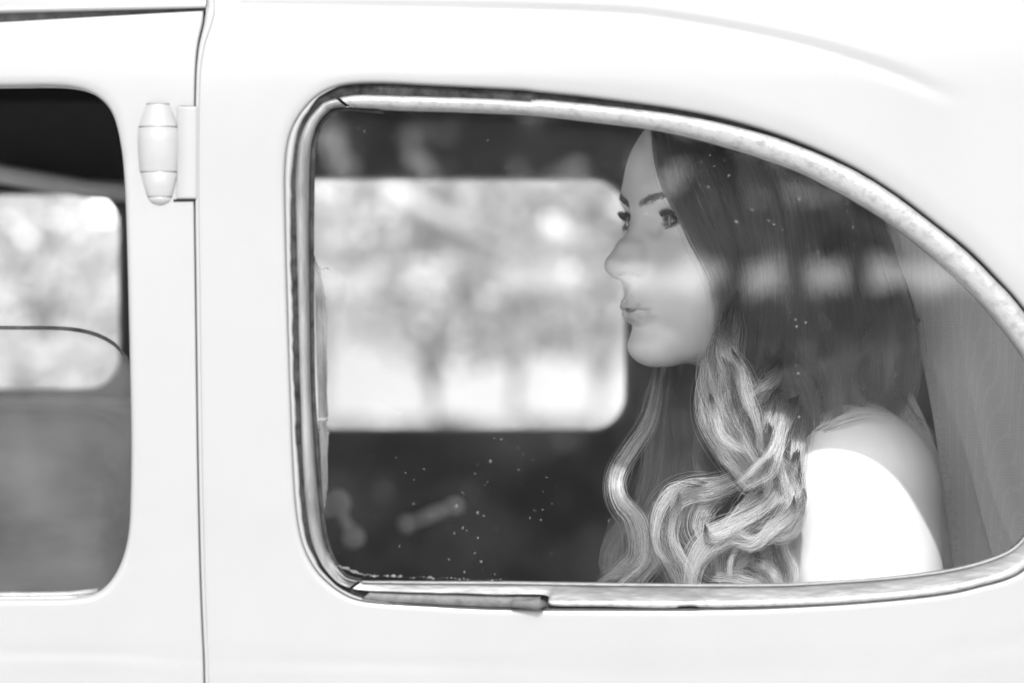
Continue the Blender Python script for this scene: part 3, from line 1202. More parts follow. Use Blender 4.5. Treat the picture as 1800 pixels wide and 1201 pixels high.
FAR_TREES = [
    (570, 40, 6.5, 1.6, 2.3, 'leaf_pale', 'tree with pale painted glints, leftmost of those seen through the far rear door window'),
    (760, 34, 5.6, 1.3, 1.5, 'leaf_mid', 'tree with sun-bright leaf colour behind the leaning white pole, seen through the far rear door window'),
    (905, 44, 6.5, 1.5, 2.0, 'leaf_mid', 'slim-trunked tree with sun-bright leaf colour right of the leaning white pole beyond the far rear door window'),
    (1050, 38, 6.0, 1.4, 1.8, 'leaf_pale', 'tree with pale painted glints close to the face, seen through the far rear door window'),
    (1250, 50, 7.5, 1.8, 2.6, 'leaf_mid', 'broad tree with sun-bright leaf colour behind the head of the woman, beyond the car'),
    (90, 36, 6.2, 1.2, 2.4, 'leaf_pale', 'tree with bright painted glints seen above the lowered front door glass'),
    (-130, 42, 6.5, 1.4, 2.4, 'leaf_mid', 'tree with sun-bright leaf colour at the left edge of the front door window'),
    (330, 48, 7.0, 1.5, 2.4, 'leaf_pale', 'pale tree hidden mostly by the white pillar between the two windows'),
]
for (px, Y, h, th, r, mk, lab) in FAR_TREES:
    t = tree('glint_tree' if mk == 'leaf_pale' else 'bright_leaf_tree', far(px, Y), Y, h, th, r, M['leaf_mid'], M['pale_bark'], lab, 'tree', size=.13, nclump=46, per=90, group='trees beyond the car', low=.45, trunk_r=.05)
    nb = 150 if mk == 'leaf_pale' else 45
    a_, rr_ = rng.uniform(0, 6.283, nb), r * np.sqrt(rng.uniform(0, 1, nb)) * .95
    leaves('leaf_glints', np.stack([rr_ * np.cos(a_), rr_ * np.sin(a_), rng.uniform(.55, 1, nb) * h * .55 + .3], 1), .26, M['leaf_pale'], t)  # large pale faces painted as blurred sun glints
FAR_SHRUBS = [(640, 27, 1.5, .62, 'leaf_mid', 'low grey-green shrub under the left tree beyond the far rear window'), (830, 25, .7, .66, 'leaf_dark', 'small dark shrub at the foot of the slim tree trunk beyond the car'),
              (985, 29, 1.6, .60, 'leaf_mid', 'wide grey-green shrub low at the right end of the far rear window'), (150, 26, 1.6, 1.3, 'leaf_mid', 'grey-green shrub seen through the front door window')]
for (px, Y, w, h, mk, lab) in FAR_SHRUBS:
    shrub('shrub', far(px, Y), Y, w, h, M[mk], lab, 'shrub', size=.12, group='shrubs beyond the car')
# a leaning pale pole, and a low whitewashed wall far back
b = MB()
b.tube([P(660, 318, 30), P(740, 366, 30.2), P(880, 436, 30.6)], .075, 10)
pole = b.build('leaning_pole', M['render'])
pole['label'] = 'thick white pole leaning across the bright trees beyond the car'
pole['category'] = 'pole'
b = MB()
b.box((0, 96, .45), (60, .4, .9))
b.box((0, 96, .94), (60.2, .55, .09))
w = b.build('garden_wall', M['whitewash'], smooth=False)
w['label'] = 'long low whitewashed wall behind the trees beyond the car'
w['category'] = 'wall'
shr = [(k * 1.55 - 20 + random.uniform(-.3, .3)) for k in range(26)]

def house(name, x, y, w, h, d, label):  # houses added as bright backdrop to lighten the far windows
    t = thing(name, (x, y, 0), label, 'house')
    b = MB()
    b.box((0, d / 2, h / 2), (w, d, h))
    b.build('wall', M['render'], t, smooth=False)
    b = MB()
    b.add([(-w / 2 - .4, -.5, h), (w / 2 + .4, -.5, h), (w / 2 + .4, d + .5, h), (-w / 2 - .4, d + .5, h), (-w / 2 - .4, d / 2, h + 2.2), (w / 2 + .4, d / 2, h + 2.2)], [(0, 1, 5, 4), (2, 3, 4, 5), (0, 4, 3), (1, 2, 5), (3, 2, 1, 0)])
    b.build('roof', M['board'], t, smooth=False)
    k = max(2, int(w / 4))
    for i in range(k):
        for z in (1.4, 4.4):
            b = MB()
            b.box((-w / 2 + (i + .5) * w / k, -.02, z + .6), (1.1, .1, 1.4))
            f = b.build('window', M['whitewash'], t, smooth=False)
            b = MB()
            b.box((-w / 2 + (i + .5) * w / k, -.08, z + .6), (.9, .03, 1.2))
            b.build('pane', M['bright_metal'], f, smooth=False)


house('backdrop_house', far(800, 58), 58, 15, 6.5, 8, 'white house added as a bright backdrop behind the trees seen through the far rear door window')
house('backdrop_cottage', far(-60, 55), 55, 9, 6.0, 7, 'white cottage added as a bright backdrop behind the trees seen through the front door window')

# behind the camera: what the side glass mirrors. A mirrored ray climbs by twice the tilt of the glass.
def mir(px, py, dist):
    """Point at distance dist in front of the car that the side glass mirrors at pixel (px, py)."""
    k = W0 / 1800 / CAM_D * (dist + CAM_D)
    el = math.tan(2 * math.radians(2.5))
    return ((px - 900) * k, -dist, CAM_Z - (py - 600.5) * k + el * dist)


TRUNKS = [(655, .16, 'thick grey trunked clipped tree mirrored left of the far window'), (835, .13, 'clipped tree mirrored above the leaning white pole'), (1060, .10, 'clipped tree mirrored before the forehead of the woman'),
          (1300, .07, 'slim clipped tree mirrored in the hair beside the cheek'), (1408, .075, 'clipped tree mirrored as a dark upright bar in the middle of the hair'), (1520, .06, 'slimmest clipped tree mirrored at the back of the hair'),
          (1905, .12, 'clipped tree mirrored off the right end of the side glass'), (430, .16, 'clipped tree standing opposite the white door pillar'), (170, .14, 'clipped tree mirrored in the lowered front door glass'), (-120, .16, 'clipped tree opposite the front door'), (2150, .14, 'last clipped tree at the right end of the row')]
z_crown = mir(900, 452, 15)[2]
z_ctop = 4.05
for i, (px, tr, lab) in enumerate(TRUNKS):
    x = mir(px, 600, 15)[0]
    xs_ = sorted(mir(q[0], 600, 15)[0] for q in TRUNKS)
    k = xs_.index(x)
    xa = (xs_[k - 1] + x) / 2 if k else x - .5
    xb = (xs_[k + 1] + x) / 2 if k < len(xs_) - 1 else x + .5
    t = thing('clipped_tree', (x, -15.2, 0), lab, 'tree', 'row of clipped trees behind the photographer')
    b = MB()
    b.tube([(0, 0, 0), (.02, 0, 1.2), (-.02, .02, 2.4), (0, 0, z_crown + .1)], [tr * 1.2, tr, tr * .95, tr * .9], 10)
    for s_ in (-1, 1):
        for zz in (.2, .6):
            b.tube([(0, 0, z_crown + zz), (s_ * (xb - xa) * .25, 0, z_crown + zz + .08), (s_ * (xb - xa) * .5, 0, z_crown + zz + .1)], [tr * .5, tr * .3, tr * .15], 6)
    b.build('trunk', M['bark'], t)
    n = int(2600 * (xb - xa))
    p = np.stack([rng.uniform(xa - x - .08, xb - x + .08, n), rng.uniform(-.4, .4, n), z_crown + .05 + (z_ctop - z_crown) * rng.uniform(0, 1, n)], 1)
    # thinner between neighbours, where light comes through
    w = np.minimum(p[:, 0] - (xa - x), (xb - x) - p[:, 0])
    p = p[(rng.random(n) < np.clip(.08 + w * 1.7, 0, 1)) | (p[:, 2] < z_crown + .22)]
    leaves('crown', p, .19, M['leaf_dark'], t)
# hedge in front of the tree row; bright sky shows between its top and the crowns
z_top = mir(900, 521, 15)[2]
z_low = mir(900, 735, 15)[2]
z_mid = mir(900, 830, 15)[2]
t = thing('clipped_hedge', (0, -15, 0), 'dark clipped hedge on bare stems mirrored below the bright strip of sky', 'hedge')
pts = np.stack([rng.uniform(-9, 9, 15000), rng.uniform(-.4, .4, 15000), z_mid + rng.uniform(0.0, 1, 15000) * (z_top - z_mid)], 1)
leaves('foliage', pts, .19, M['leaf_dark'], t)
b = MB()
b.box((0, .5, (z_mid + z_top) / 2), (18, .06, (z_top - z_mid) * .9))  # dark board added to stop sky light showing through the hedge
for k in range(16):
    b.tube([(-8.8 + k * 1.17, 0, 0), (-8.8 + k * 1.17 + .05, 0, z_top * .95)], .03, 5)
b.build('stems', M['bark'], t)
z_low = mir(900, 745, 12)[2]
t = thing('low_hedge', (0, -12, 0), 'lower dark hedge mirrored across the bottom of the side glass', 'hedge')
pts = np.stack([rng.uniform(-9, 9, 24000), rng.uniform(-.4, .4, 24000), rng.uniform(0.0, 1, 24000) * z_low], 1)
leaves('foliage', pts, .19, M['leaf_dark'], t)
b = MB()
b.box((0, -.5, z_low * .46), (18, .06, z_low * .92))  # unseen board added to block light through the low hedge
for k in range(16):
    b.tube([(-8.8 + k * 1.17, 0, 0), (-8.8 + k * 1.17 + .05, 0, z_low * .9)], .03, 5)
b.build('stems', M['bark'], t)

# ------------------------------------------------------------------ the woman: frames
HEAD_O = P(1140.5, 389, 0.315)           # point between the eyes, on the plane of the corneas
HEAD_YAW = math.radians(60)            # 90 would be a pure profile to the left
F_DIR = Vector((-math.sin(HEAD_YAW), -math.cos(HEAD_YAW), 0))
L_DIR = Vector((math.cos(HEAD_YAW), -math.sin(HEAD_YAW), 0))
HEAD_M = np.array([[L_DIR.x, F_DIR.x, 0], [L_DIR.y, F_DIR.y, 0], [0, 0, 1]])


def head_to_world(v):
    """(left, forward, up) in millimetres -> world metres."""
    return np.asarray(v) @ HEAD_M.T * 0.001 + np.array(HEAD_O)


def world_to_head(v):
    return (np.asarray(v) - np.array(HEAD_O)) @ HEAD_M * 1000.0


EYE_C = (31.0, -12.5, 0.0)
EYE_R = 12.0
AZ_M, AZ_L = 60.0, 53.0
LID_UP, LID_LO = 18.5, -18.0


def lid_curves(az):
    """Elevation (degrees) of the upper and lower lid margin over azimuth (degrees, + is lateral)."""
    s = np.clip(np.where(az < 0, -az / AZ_M, az / AZ_L), 0, 1)
    base = np.where(az < 0, -5.0 * s, 2.5 * s)
    up = base + (LID_UP) * np.power(1 - s ** 1.9, 1.0)
    lo = base + (LID_LO) * np.power(1 - s ** 2.0, 1.0)
    return up, lo


UP_LIP = [(23.5, 7.6, -69.6, 1.2), (15, 13.2, -67.2, 2.3), (7, 16.6, -65.0, 3.3), (3.0, 17.4, -64.6, 3.5), (0, 17.0, -65.2, 3.3)]
LO_LIP = [(23.5, 7.6, -70.6, 1.2), (14, 11.8, -72.8, 2.6), (6, 14.0, -74.2, 3.8), (0, 14.5, -74.4, 4.0)]
SLIT = [(25.0, 9.2, -70.0, .6), (15, 15.4, -69.9, .8), (6.5, 20.0, -69.6, .8), (0, 20.8, -69.6, .8)]


def sstep_(v, a, b):
    t = np.clip((v - a) / (b - a), 0, 1)
    return t * t * (3 - 2 * t)


def head_sdf(x, f, z):
    x = np.abs(x)
    p = (x, f, z)
    d = ell(p, (0, -84.5, 26), (72, 94, 86))
    d = smin(d, ell(p, (0, -50, 28), (61, 58.5, 54)), 14)
    d = smin(d, ell(p, (0, -46, -38), (56, 55, 74)), 14)
    d = smin(d, ell(p, (34, -27, -30), (24, 21, 25)), 20)
    d = smin(d, ell(p, (28, -32, -62), (22, 27, 30)), 22)
    d = smin(d, ell(p, (0, -14, -63), (29, 31.5, 26)), 12)
    d = smin(d, ell(p, (0, -2.5, -98), (21, 17.5, 13.8)), 14)
    d = smin(d, cap(p, (8, -14, -97), (41, -74, -78), 13.5, 11), 16)
    d = smin(d, cap(p, (41, -62, -44), (37, -50, -66), 14, 13), 22)
    d = smin(d, cap(p, (0, -86, -60), (0, -120, -160), 47, 50), 12)                  # neck
    # brow ridge, sockets
    d = smin(d, cap(p, (6, 1.0, 13), (30, -4.5, 17), 7, 7), 14)
    d = ssub(d, ell(p, (30, 16, -1), (19, 16.5, 12)), 10)
    d = ssub(d, ell(p, (15.5, 9, -2), (5, 9, 9)), 8)
    # nose
    n = chain(p, [(0, 3.6, 4, 7.2), (0, 11.0, -10, 6.6), (0, 21.6, -22, 7.0), (0, 30.3, -34.5, 8.6)], 4)
    n = smin(n, ell(p, (9.8, 21.0, -36.4), (5.4, 9.5, 5.4)), 11)
    n = smin(n, cap(p, (6.5, 13, -22), (9.5, 15, -33), 5.5, 6.0), 9)
    n = smin(n, cap(p, (0, 30, -39.0), (0, 19, -46), 4.0, 4.3), 5)
    d = smin(d, n, 11)
    d = ssub(d, ell(p, (8.8, 24.0, -43.0), (5.6, 7.4, 3.5)), 1.0)                    # nostril
    d = ssub(d, cap(p, (0, 22.0, -52), (0, 24.0, -60), 1.5, 2.5), 3)                 # philtrum
    # lips
    lip = smin(chain(p, UP_LIP, 3), chain(p, LO_LIP, 3), 1.0)
    d = smin(d, lip, 7)
    d = ssub(d, chain(p, SLIT, 0.5), 1.2)
    d = ssub(d, ell(p, (0, 14.5, -69.6), (9.0, 9, 1.5)), 1.0)
    d = ssub(d, ell(p, (26.5, 10.5, -71), (2, 3.4, 2.6)), 7)                           # corner dimple
    d = ssub(d, ell(p, (0, 24.8, -86.0), (15, 6.5, 4.0)), 8)                         # fold under the lip
    # lids
    q = (x - EYE_C[0], f - EYE_C[1], z - EYE_C[2])
    r = np.sqrt(q[0] ** 2 + q[1] ** 2 + q[2] ** 2) + 1e-6
    az = np.degrees(np.arctan2(q[0], q[1]))
    el = np.degrees(np.arcsin(np.clip(q[2] / r, -1, 1)))
    up, lo = lid_curves(az)
    lid = r - 13.5
    d = smin(d, lid, 6)
    front = q[1] > -4
    wid = sstep_(75 - np.abs(az), 0, 25)
    crease = np.exp(-((el - up - 20) / 5.0) ** 2) * np.exp(-((r - 14) / 3.5) ** 2) * wid * front
    d = d + 1.1 * crease
    bag = np.exp(-((el - lo + 16) / 6.0) ** 2) * np.exp(-((r - 14) / 3.5) ** 2) * wid * front
    d = d + 0.3 * bag
    k = math.radians(1) * 13
    over = np.where(az < 0, -az - AZ_M, az - AZ_L)
    op = np.maximum(np.maximum(-(np.minimum(up - el, el - lo)), over) * k, 10.6 - r)
    op = np.where(front & (r < 20), op, 50)
    d = ssub(d, op, 0.9)
    # ear, mostly under the hair
    e = ell(p, (73, -92, -20), (5, 17, 29))
    e = ssub(e, ell(p, (79, -88, -18), (5, 9, 17)), 3)
    d = smin(d, e, 3)
    return d


def spaced(*segs):
    out = [segs[0][0]]
    for a, b, h in segs:
        n = max(1, int(round((b - a) / h)))
        out += list(a + (b - a) * np.arange(1, n + 1) / n)
    return np.array(out)


hx = spaced((0, 52, .8), (52, 88, 3))
hx = np.concatenate([-hx[:0:-1], hx])
hf = spaced((-186, -62, 4), (-62, 42, .8))
hz = spaced((-150, -122, 3), (-122, 32, .8), (32, 125, 3))
half = len(hx) // 2
Xg, Fg, Zg = np.meshgrid(hx[half:].astype(np.float32), hf.astype(np.float32), hz.astype(np.float32), indexing='ij')
D = head_sdf(Xg, Fg, Zg)
D = np.concatenate([D[:0:-1], D], axis=0)
HV, HQ = surface_nets(D, hx, hf, hz)
HV = relax(HV, HQ, 2, 0.5)
del D, Xg, Fg, Zg

# masks that belong to the skin itself: lips, eye make-up, the dark roots of the hair
hp = (np.abs(HV[:, 0]), HV[:, 1], HV[:, 2])
sstep = sstep_
lipd = np.minimum(chain(hp, UP_LIP), chain(hp, LO_LIP))
m_lip = (1 - sstep(lipd, 0.4, 1.7)) * (1 - sstep(hp[0], 17, 23))
qe = (hp[0] - EYE_C[0], hp[1] - EYE_C[1], hp[2] - EYE_C[2])
re_ = np.sqrt(qe[0] ** 2 + qe[1] ** 2 + qe[2] ** 2)
ea = np.degrees(np.arctan2(qe[0], qe[1]))
ee = np.degrees(np.arcsin(np.clip(qe[2] / re_, -1, 1)))
eu, el_ = lid_curves(ea)
near = (re_ < 19) & (np.abs(ea) < 85) & (qe[1] > -6)
m_eye = np.where(near, np.exp(-(np.maximum(ee - eu, 0) / 12) ** 2) * (ee > (eu + el_) / 2) + 0.6 * np.exp(-(np.minimum(ee - el_, 0) / 6) ** 2) * (ee <= (eu + el_) / 2), 0) * sstep(19 - re_, 0, 4) * sstep(86 - np.abs(ea), 0, 40)
line_ = 62 + 0.12 * (HV[:, 0]) * 0
m_scalp = sstep(HV[:, 2] - (74 - 0.55 * np.maximum(hp[0] - 22, 0) + 0.25 * np.maximum(-HV[:, 1], 0) * 0) , -3, 5)
m_scalp = np.maximum(m_scalp, sstep(-HV[:, 1], 62, 74) * sstep(HV[:, 2], -70, -40))

# ------------------------------------------------------------------ the woman
M['skin'] = new_mat('skin', 0.6, 0.48, spec=0.35)
_m = M['skin']
_b = bsdf(_m)
_b.inputs['Subsurface Weight'].default_value = 0.0
_b.inputs['Subsurface Radius'].default_value = (0.008, 0.008, 0.008)
_b.inputs['Subsurface Scale'].default_value = 0.6
_at = nd(_m, 'ShaderNodeAttribute', attribute_name='tone')
_sep = nd(_m, 'ShaderNodeSeparateColor')
ln(_m, _at.outputs['Color'], _sep.inputs[0])
_tc = nd(_m, 'ShaderNodeTexCoord')
_no = nd(_m, 'ShaderNodeTexNoise', Scale=90, Detail=6)
ln(_m, _tc.outputs['Object'], _no.inputs['Vector'])
_rp = nd(_m, 'ShaderNodeMapRange')
_rp.inputs['To Min'].default_value = 0.77
_rp.inputs['To Max'].default_value = 0.84
ln(_m, _no.outputs[0], _rp.inputs[0])
_v = _rp.outputs[0]
for ch, val in (('Red', 0.54), ('Green', 0.07), ('Blue', 0.03)):
    mx = nd(_m, 'ShaderNodeMix', data_type='FLOAT')
    ln(_m, _sep.outputs[ch], mx.inputs[0])
    ln(_m, _v, mx.inputs[2])
    mx.inputs[3].default_value = val
    _v = mx.outputs[0]
_cc = nd(_m, 'ShaderNodeCombineColor')
for i in range(3):
    ln(_m, _v, _cc.inputs[i])
ln(_m, _cc.outputs[0], _b.inputs['Base Color'])
_n2 = nd(_m, 'ShaderNodeTexNoise', Scale=900, Detail=3)
ln(_m, _tc.outputs['Object'], _n2.inputs['Vector'])
_bp = nd(_m, 'ShaderNodeBump', Strength=0.12, Distance=0.0006)
ln(_m, _n2.outputs[0], _bp.inputs['Height'])
ln(_m, _bp.outputs[0], _b.inputs['Normal'])

SHN = (0.268, 0.250, 1.138)        # near shoulder joint
SHF = (0.262, 0.545, 1.138)        # far shoulder joint


def body_sdf(X, Y, Z):
    p = (X, Y, Z)
    d = cap(p, (.178, .366, 1.285), (.245, .398, 1.190), .047, .052)
    d = smin(d, ell(p, (.262, .398, 1.05), (.098, .150, .19)), .05)
    for (s, sh) in ((-1, SHN), (1, SHF)):
        d = smin(d, cap(p, (.243, .398 + s * .03, 1.184), (sh[0], sh[1] - s * .01, sh[2] + .004), .034, .042), .05)
        el = (.272, sh[1] + s * .02, .885)
        wr = (.06, .398 + s * .10, .80)
        a = cap(p, sh, (sh[0] + .003, sh[1] + s * .004, sh[2] - .07), .055, .052)
        a = smin(a, cap(p, (sh[0] + .003, sh[1] + s * .004, sh[2] - .07), el, .050, .040), .03)
        a = smin(a, cap(p, el, wr, .038, .026), .02)
        hnd = ell(p, (.02, .398 + s * .085, .79), (.045, .040, .016))
        for q in range(4):
            b0 = (-.01, .398 + s * (.060 + .018 * q), .793)
            b1 = (-.05 + .006 * abs(q - 1.5), .398 + s * (.055 + .016 * q), .783)
            hnd = smin(hnd, cap(p, b0, b1, .010, .008), .006)
        hnd = smin(hnd, cap(p, (.03, .398 + s * .055, .79), (-.015, .398 + s * .035, .785), .011, .009), .008)
        a = smin(a, hnd, .02)
        d = smin(d, a, .035)
        # breast, hip, thigh, shin, foot
        d = smin(d, ell(p, (.185, .398 + s * .065, 1.0), (.055, .058, .062)), .03)
        d = smin(d, cap(p, (.28, .398 + s * .09, .72), (-.14, .398 + s * .11, .71), .085, .058), .05)
        d = smin(d, cap(p, (-.14, .398 + s * .11, .71), (-.10, .398 + s * .10, .42), .052, .036), .03)
        d = smin(d, cap(p, (-.10, .398 + s * .10, .395), (-.24, .398 + s * .11, .385), .030, .022), .03)
    d = smin(d, ell(p, (.285, .398, .78), (.10, .155, .13)), .06)
    return d


bx = spaced((-.30, .10, .008), (.10, .40, .004))
by = spaced((.15, .66, .0045))
bz = spaced((.34, .86, .008), (.86, 1.30, .004))
Xg, Yg, Zg = np.meshgrid(bx.astype(np.float32), by.astype(np.float32), bz.astype(np.float32), indexing='ij')
Db = body_sdf(Xg, Yg, Zg)
BV, BQ = surface_nets(Db, bx, by, bz)
BV = relax(BV, BQ, 2)
del Xg, Yg, Zg, Db
hw = head_to_world(HV)
allV = np.vstack([hw, BV])
allQ = np.vstack([HQ, BQ + len(hw)])
person = thing('person', (.22, .40, .66), 'young woman in bridal veil looking out through the rear side window', 'person')


def own(o):
    o.parent = person
    o.matrix_parent_inverse = Matrix.Translation((-.22, -.40, -.66))
    return o


skin = own(np_mesh_obj('body', allV, allQ, M['skin']))
tone = np.zeros((len(allV), 4), dtype=np.float32)
tone[:len(hw), 0] = m_lip
tone[:len(hw), 1] = np.clip(m_eye, 0, 1)
tone[:len(hw), 2] = m_scalp
tone[:, 3] = 1
att = skin.data.color_attributes.new('tone', 'FLOAT_COLOR', 'POINT')
att.data.foreach_set('color', tone.ravel())

# strapless dress: a shell over the body, and the skirt over the knees
M['satin'] = mottle(new_mat('white_satin', .75, .4), .7, .78, scale=30)


def dress_sdf(X, Y, Z):
    p = (X, Y, Z)
    d = ell(p, (.262, .398, 1.05), (.098, .150, .19))
    for s in (-1, 1):
        d = smin(d, ell(p, (.185, .398 + s * .065, 1.0), (.055, .058, .062)), .03)
        d = smin(d, cap(p, (.28, .398 + s * .09, .72), (-.14, .398 + s * .11, .71), .09, .07), .10)
        d = smin(d, cap(p, (-.15, .398 + s * .11, .70), (-.17, .398 + s * .13, .42), .075, .10), .10)
    d = smin(d, ell(p, (.285, .398, .78), (.10, .155, .13)), .06)
    return np.maximum(d - .005, Z - (1.028 + .12 * (.25 - X) * (X < .25)))


dx = spaced((-.34, .42, .009))
dy = spaced((.10, .70, .009))
dz = spaced((.37, 1.08, .008))
Xg, Yg, Zg = np.meshgrid(dx.astype(np.float32), dy.astype(np.float32), dz.astype(np.float32), indexing='ij')
V_, Q_ = surface_nets(dress_sdf(Xg, Yg, Zg), dx, dy, dz)
own(np_mesh_obj('dress', relax(V_, Q_, 1), Q_, M['satin']))

# eyes
M['eye'] = new_mat('eye', .7, .12, spec=.5, coat=.6)
_m = M['eye']
bsdf(_m).inputs['Coat Roughness'].default_value = 0.02
_tc = nd(_m, 'ShaderNodeTexCoord')
_sx = nd(_m, 'ShaderNodeSeparateXYZ')
ln(_m, _tc.outputs['Object'], _sx.inputs[0])
_vl = nd(_m, 'ShaderNodeVectorMath', operation='LENGTH')
_cx = nd(_m, 'ShaderNodeCombineXYZ')
ln(_m, _sx.outputs['X'], _cx.inputs['X'])
ln(_m, _sx.outputs['Z'], _cx.inputs['Y'])
ln(_m, _cx.outputs[0], _vl.inputs[0])
_rp = nd(_m, 'ShaderNodeValToRGB')
_rp.color_ramp.elements[0].position = 0.0
_rp.color_ramp.elements[0].color = (.004, .004, .004, 1)
_rp.color_ramp.elements[1].position = 1.0
_rp.color_ramp.elements[1].color = (.8, .8, .8, 1)
for pos, c in ((.20, .004), (.23, .045), (.40, .03), (.47, .012), (.51, .03), (.55, .70)):
    e = _rp.color_ramp.elements.new(pos)
    e.color = (c, c, c, 1)
_ml = nd(_m, 'ShaderNodeMath', operation='MULTIPLY')
_ml.inputs[1].default_value = 1 / 0.012
ln(_m, _vl.outputs['Value'], _ml.inputs[0])
ln(_m, _ml.outputs[0], _rp.inputs[0])
ln(_m, _rp.outputs[0], bsdf(_m).inputs['Base Color'])
GAZE = math.radians(21)            # the eyes are turned a little to her left
for sx in (1, -1):
    b = MB()
    rows = []
    n = 32
    R = EYE_R * .001
    for i in range(n + 1):
        th = math.pi * i / n
        bulge = 1 + 0.018 * math.exp(-(th / .42) ** 4)
        rows.append([Vector((R * math.sin(th) * math.cos(f), R * math.cos(th) * bulge, R * math.sin(th) * math.sin(f))) for f in np.linspace(0, 2 * math.pi, 41)[:-1]])
    b.grid(rows, closed_v=True)
    eye = b.build('eye', M['eye'])
    gz = Matrix((L_DIR, F_DIR, Vector((0, 0, 1)))).transposed() @ Matrix.Rotation(-GAZE, 3, 'Z')
    c = Vector(head_to_world(np.array([sx * EYE_C[0], EYE_C[1], EYE_C[2]])))
    own(eye)
    eye.matrix_parent_inverse = Matrix.Identity(4)
    eye.matrix_local = Matrix.Translation((-.22, -.40, -.66)) @ (Matrix.Translation(c) @ gz.to_4x4())

# teeth behind the parted lips
b = MB()
for k in range(-4, 5):
    a = k * .21
    w = .0043 if abs(k) < 2 else .0036
    c = np.array([22 * math.sin(a) * .95, -4 + 17.5 * math.cos(a), -68.3])
    b.box(Vector(head_to_world(c)), (w, .002, .0065), rot=Matrix.Rotation(-(a), 3, 'Z') @ Matrix((L_DIR, F_DIR, Vector((0, 0, 1)))).transposed())
own(b.build('teeth', new_mat('teeth', .7, .2), smooth=True))


# ---- strands
def hair_mat(name, c0, c1, rough=0.3, radial=0.35, p0=.35, p1=.75, body=0.0):
    m = bpy.data.materials.new(name)
    m.use_nodes = True
    nt = m.node_tree
    nt.nodes.remove(nt.nodes['Principled BSDF'])
    h = nd(m, 'ShaderNodeBsdfHairPrincipled')
    h.parametrization = 'COLOR'
    hi = nd(m, 'ShaderNodeHairInfo')
    r = nd(m, 'ShaderNodeValToRGB')
    r.color_ramp.elements[0].position = p0
    r.color_ramp.elements[1].position = p1
    r.color_ramp.elements[0].color = (c0, c0, c0, 1)
    r.color_ramp.elements[1].color = (c1, c1, c1, 1)
    ln(m, hi.outputs['Intercept'], r.inputs[0])
    rnd = nd(m, 'ShaderNodeMapRange')
    rnd.inputs['To Min'].default_value = 0.12
    rnd.inputs['To Max'].default_value = 1.3
    ln(m, hi.outputs['Random'], rnd.inputs[0])
    vs = nd(m, 'ShaderNodeVectorMath', operation='SCALE')
    ln(m, r.outputs[0], vs.inputs[0])
    ln(m, rnd.outputs[0], vs.inputs['Scale'])
    ln(m, vs.outputs[0], h.inputs['Color'])
    h.inputs['Roughness'].default_value = rough
    h.inputs['Radial Roughness'].default_value = radial
    out = h.outputs[0]
    if body:
        df = nd(m, 'ShaderNodeBsdfDiffuse')
        ln(m, vs.outputs[0], df.inputs[0])
        mx = nd(m, 'ShaderNodeMixShader')
        mx.inputs[0].default_value = body
        ln(m, out, mx.inputs[1])
        ln(m, df.outputs[0], mx.inputs[2])
        out = mx.outputs[0]
    ln(m, out, nt.nodes['Material Output'].inputs[0])
    return m


M['hair'] = hair_mat('brown_hair_with_fair_ends', .05, .34, p0=.38, p1=.72)
M['lash'] = hair_mat('dark_lashes', .006, .006)
M['brow'] = hair_mat('brown_brow_hair', .02, .02)


def strands(name, pts, rad, mat, parent=True, tip=0.25):
    """pts: array (count, points, 3); rad: scalar or (count,) root radius in metres."""
    n, k, _ = pts.shape
    hc = bpy.data.hair_curves.new(name)
    hc.add_curves([k] * n)
    hc.position_data.foreach_set('vector', np.ascontiguousarray(pts, dtype=np.float32).ravel())
    prof = np.interp(np.linspace(0, 1, k), [0, .75, 1], [1, 1, tip])
    rr = (np.broadcast_to(np.asarray(rad), (n,))[:, None] * prof[None, :]).astype(np.float32)
    a = hc.attributes.get('radius') or hc.attributes.new('radius', 'FLOAT', 'POINT')
    a.data.foreach_set('value', rr.ravel())
    hc.materials.append(mat)
    o = bpy.data.objects.new(name, hc)
    COL.objects.link(o)
    return own(o) if parent else o


def on_face(x, z, lift=0.0, f0=45):
    """March from in front of the face back to the skin at (x, z), millimetres."""
    x, z = np.asarray(x, float), np.asarray(z, float)
    f = np.full(x.shape, float(f0))
    for _ in range(60):
        f = f - 0.7 * head_sdf(x, f, z)
    return np.stack([x, f + lift, z], -1)


# brows
for sx in (1, -1):
    n, k = 760, 5
    t = rng.beta(1.5, 1.0, n)
    cx = np.interp(t, [0, .3, .6, 1], [6.5, 18, 31, 46])
    cz = np.interp(t, [0, .3, .6, .75, 1], [11.5, 15.5, 19.5, 19.6, 15])
    wd = np.interp(t, [0, .15, .6, 1], [2.8, 4.4, 3.5, 1.1])
    off = rng.normal(0, .42, n).clip(-1, 1) * wd
    ang = np.interp(t, [0, .3, .7, 1], [.85, .55, .22, -.35]) - off * .07 + rng.normal(0, .1, n)
    L = np.interp(t, [0, .3, 1], [5.5, 6.5, 5]) * rng.uniform(.7, 1.1, n)
    s = np.linspace(0, 1, k)
    x = cx[:, None] + L[:, None] * s * np.cos(ang)[:, None]
    z = cz[:, None] + off[:, None] + L[:, None] * s * np.sin(ang)[:, None] - s ** 2 * off[:, None] * .3
    p = on_face(x, z, 0.15) + np.stack([0 * x, .7 * s * (1 - s) * 2 + 0 * x, 0 * x], -1)
    p[..., 0] *= sx
    strands('eyebrow', head_to_world(p), .00011, M['brow'])
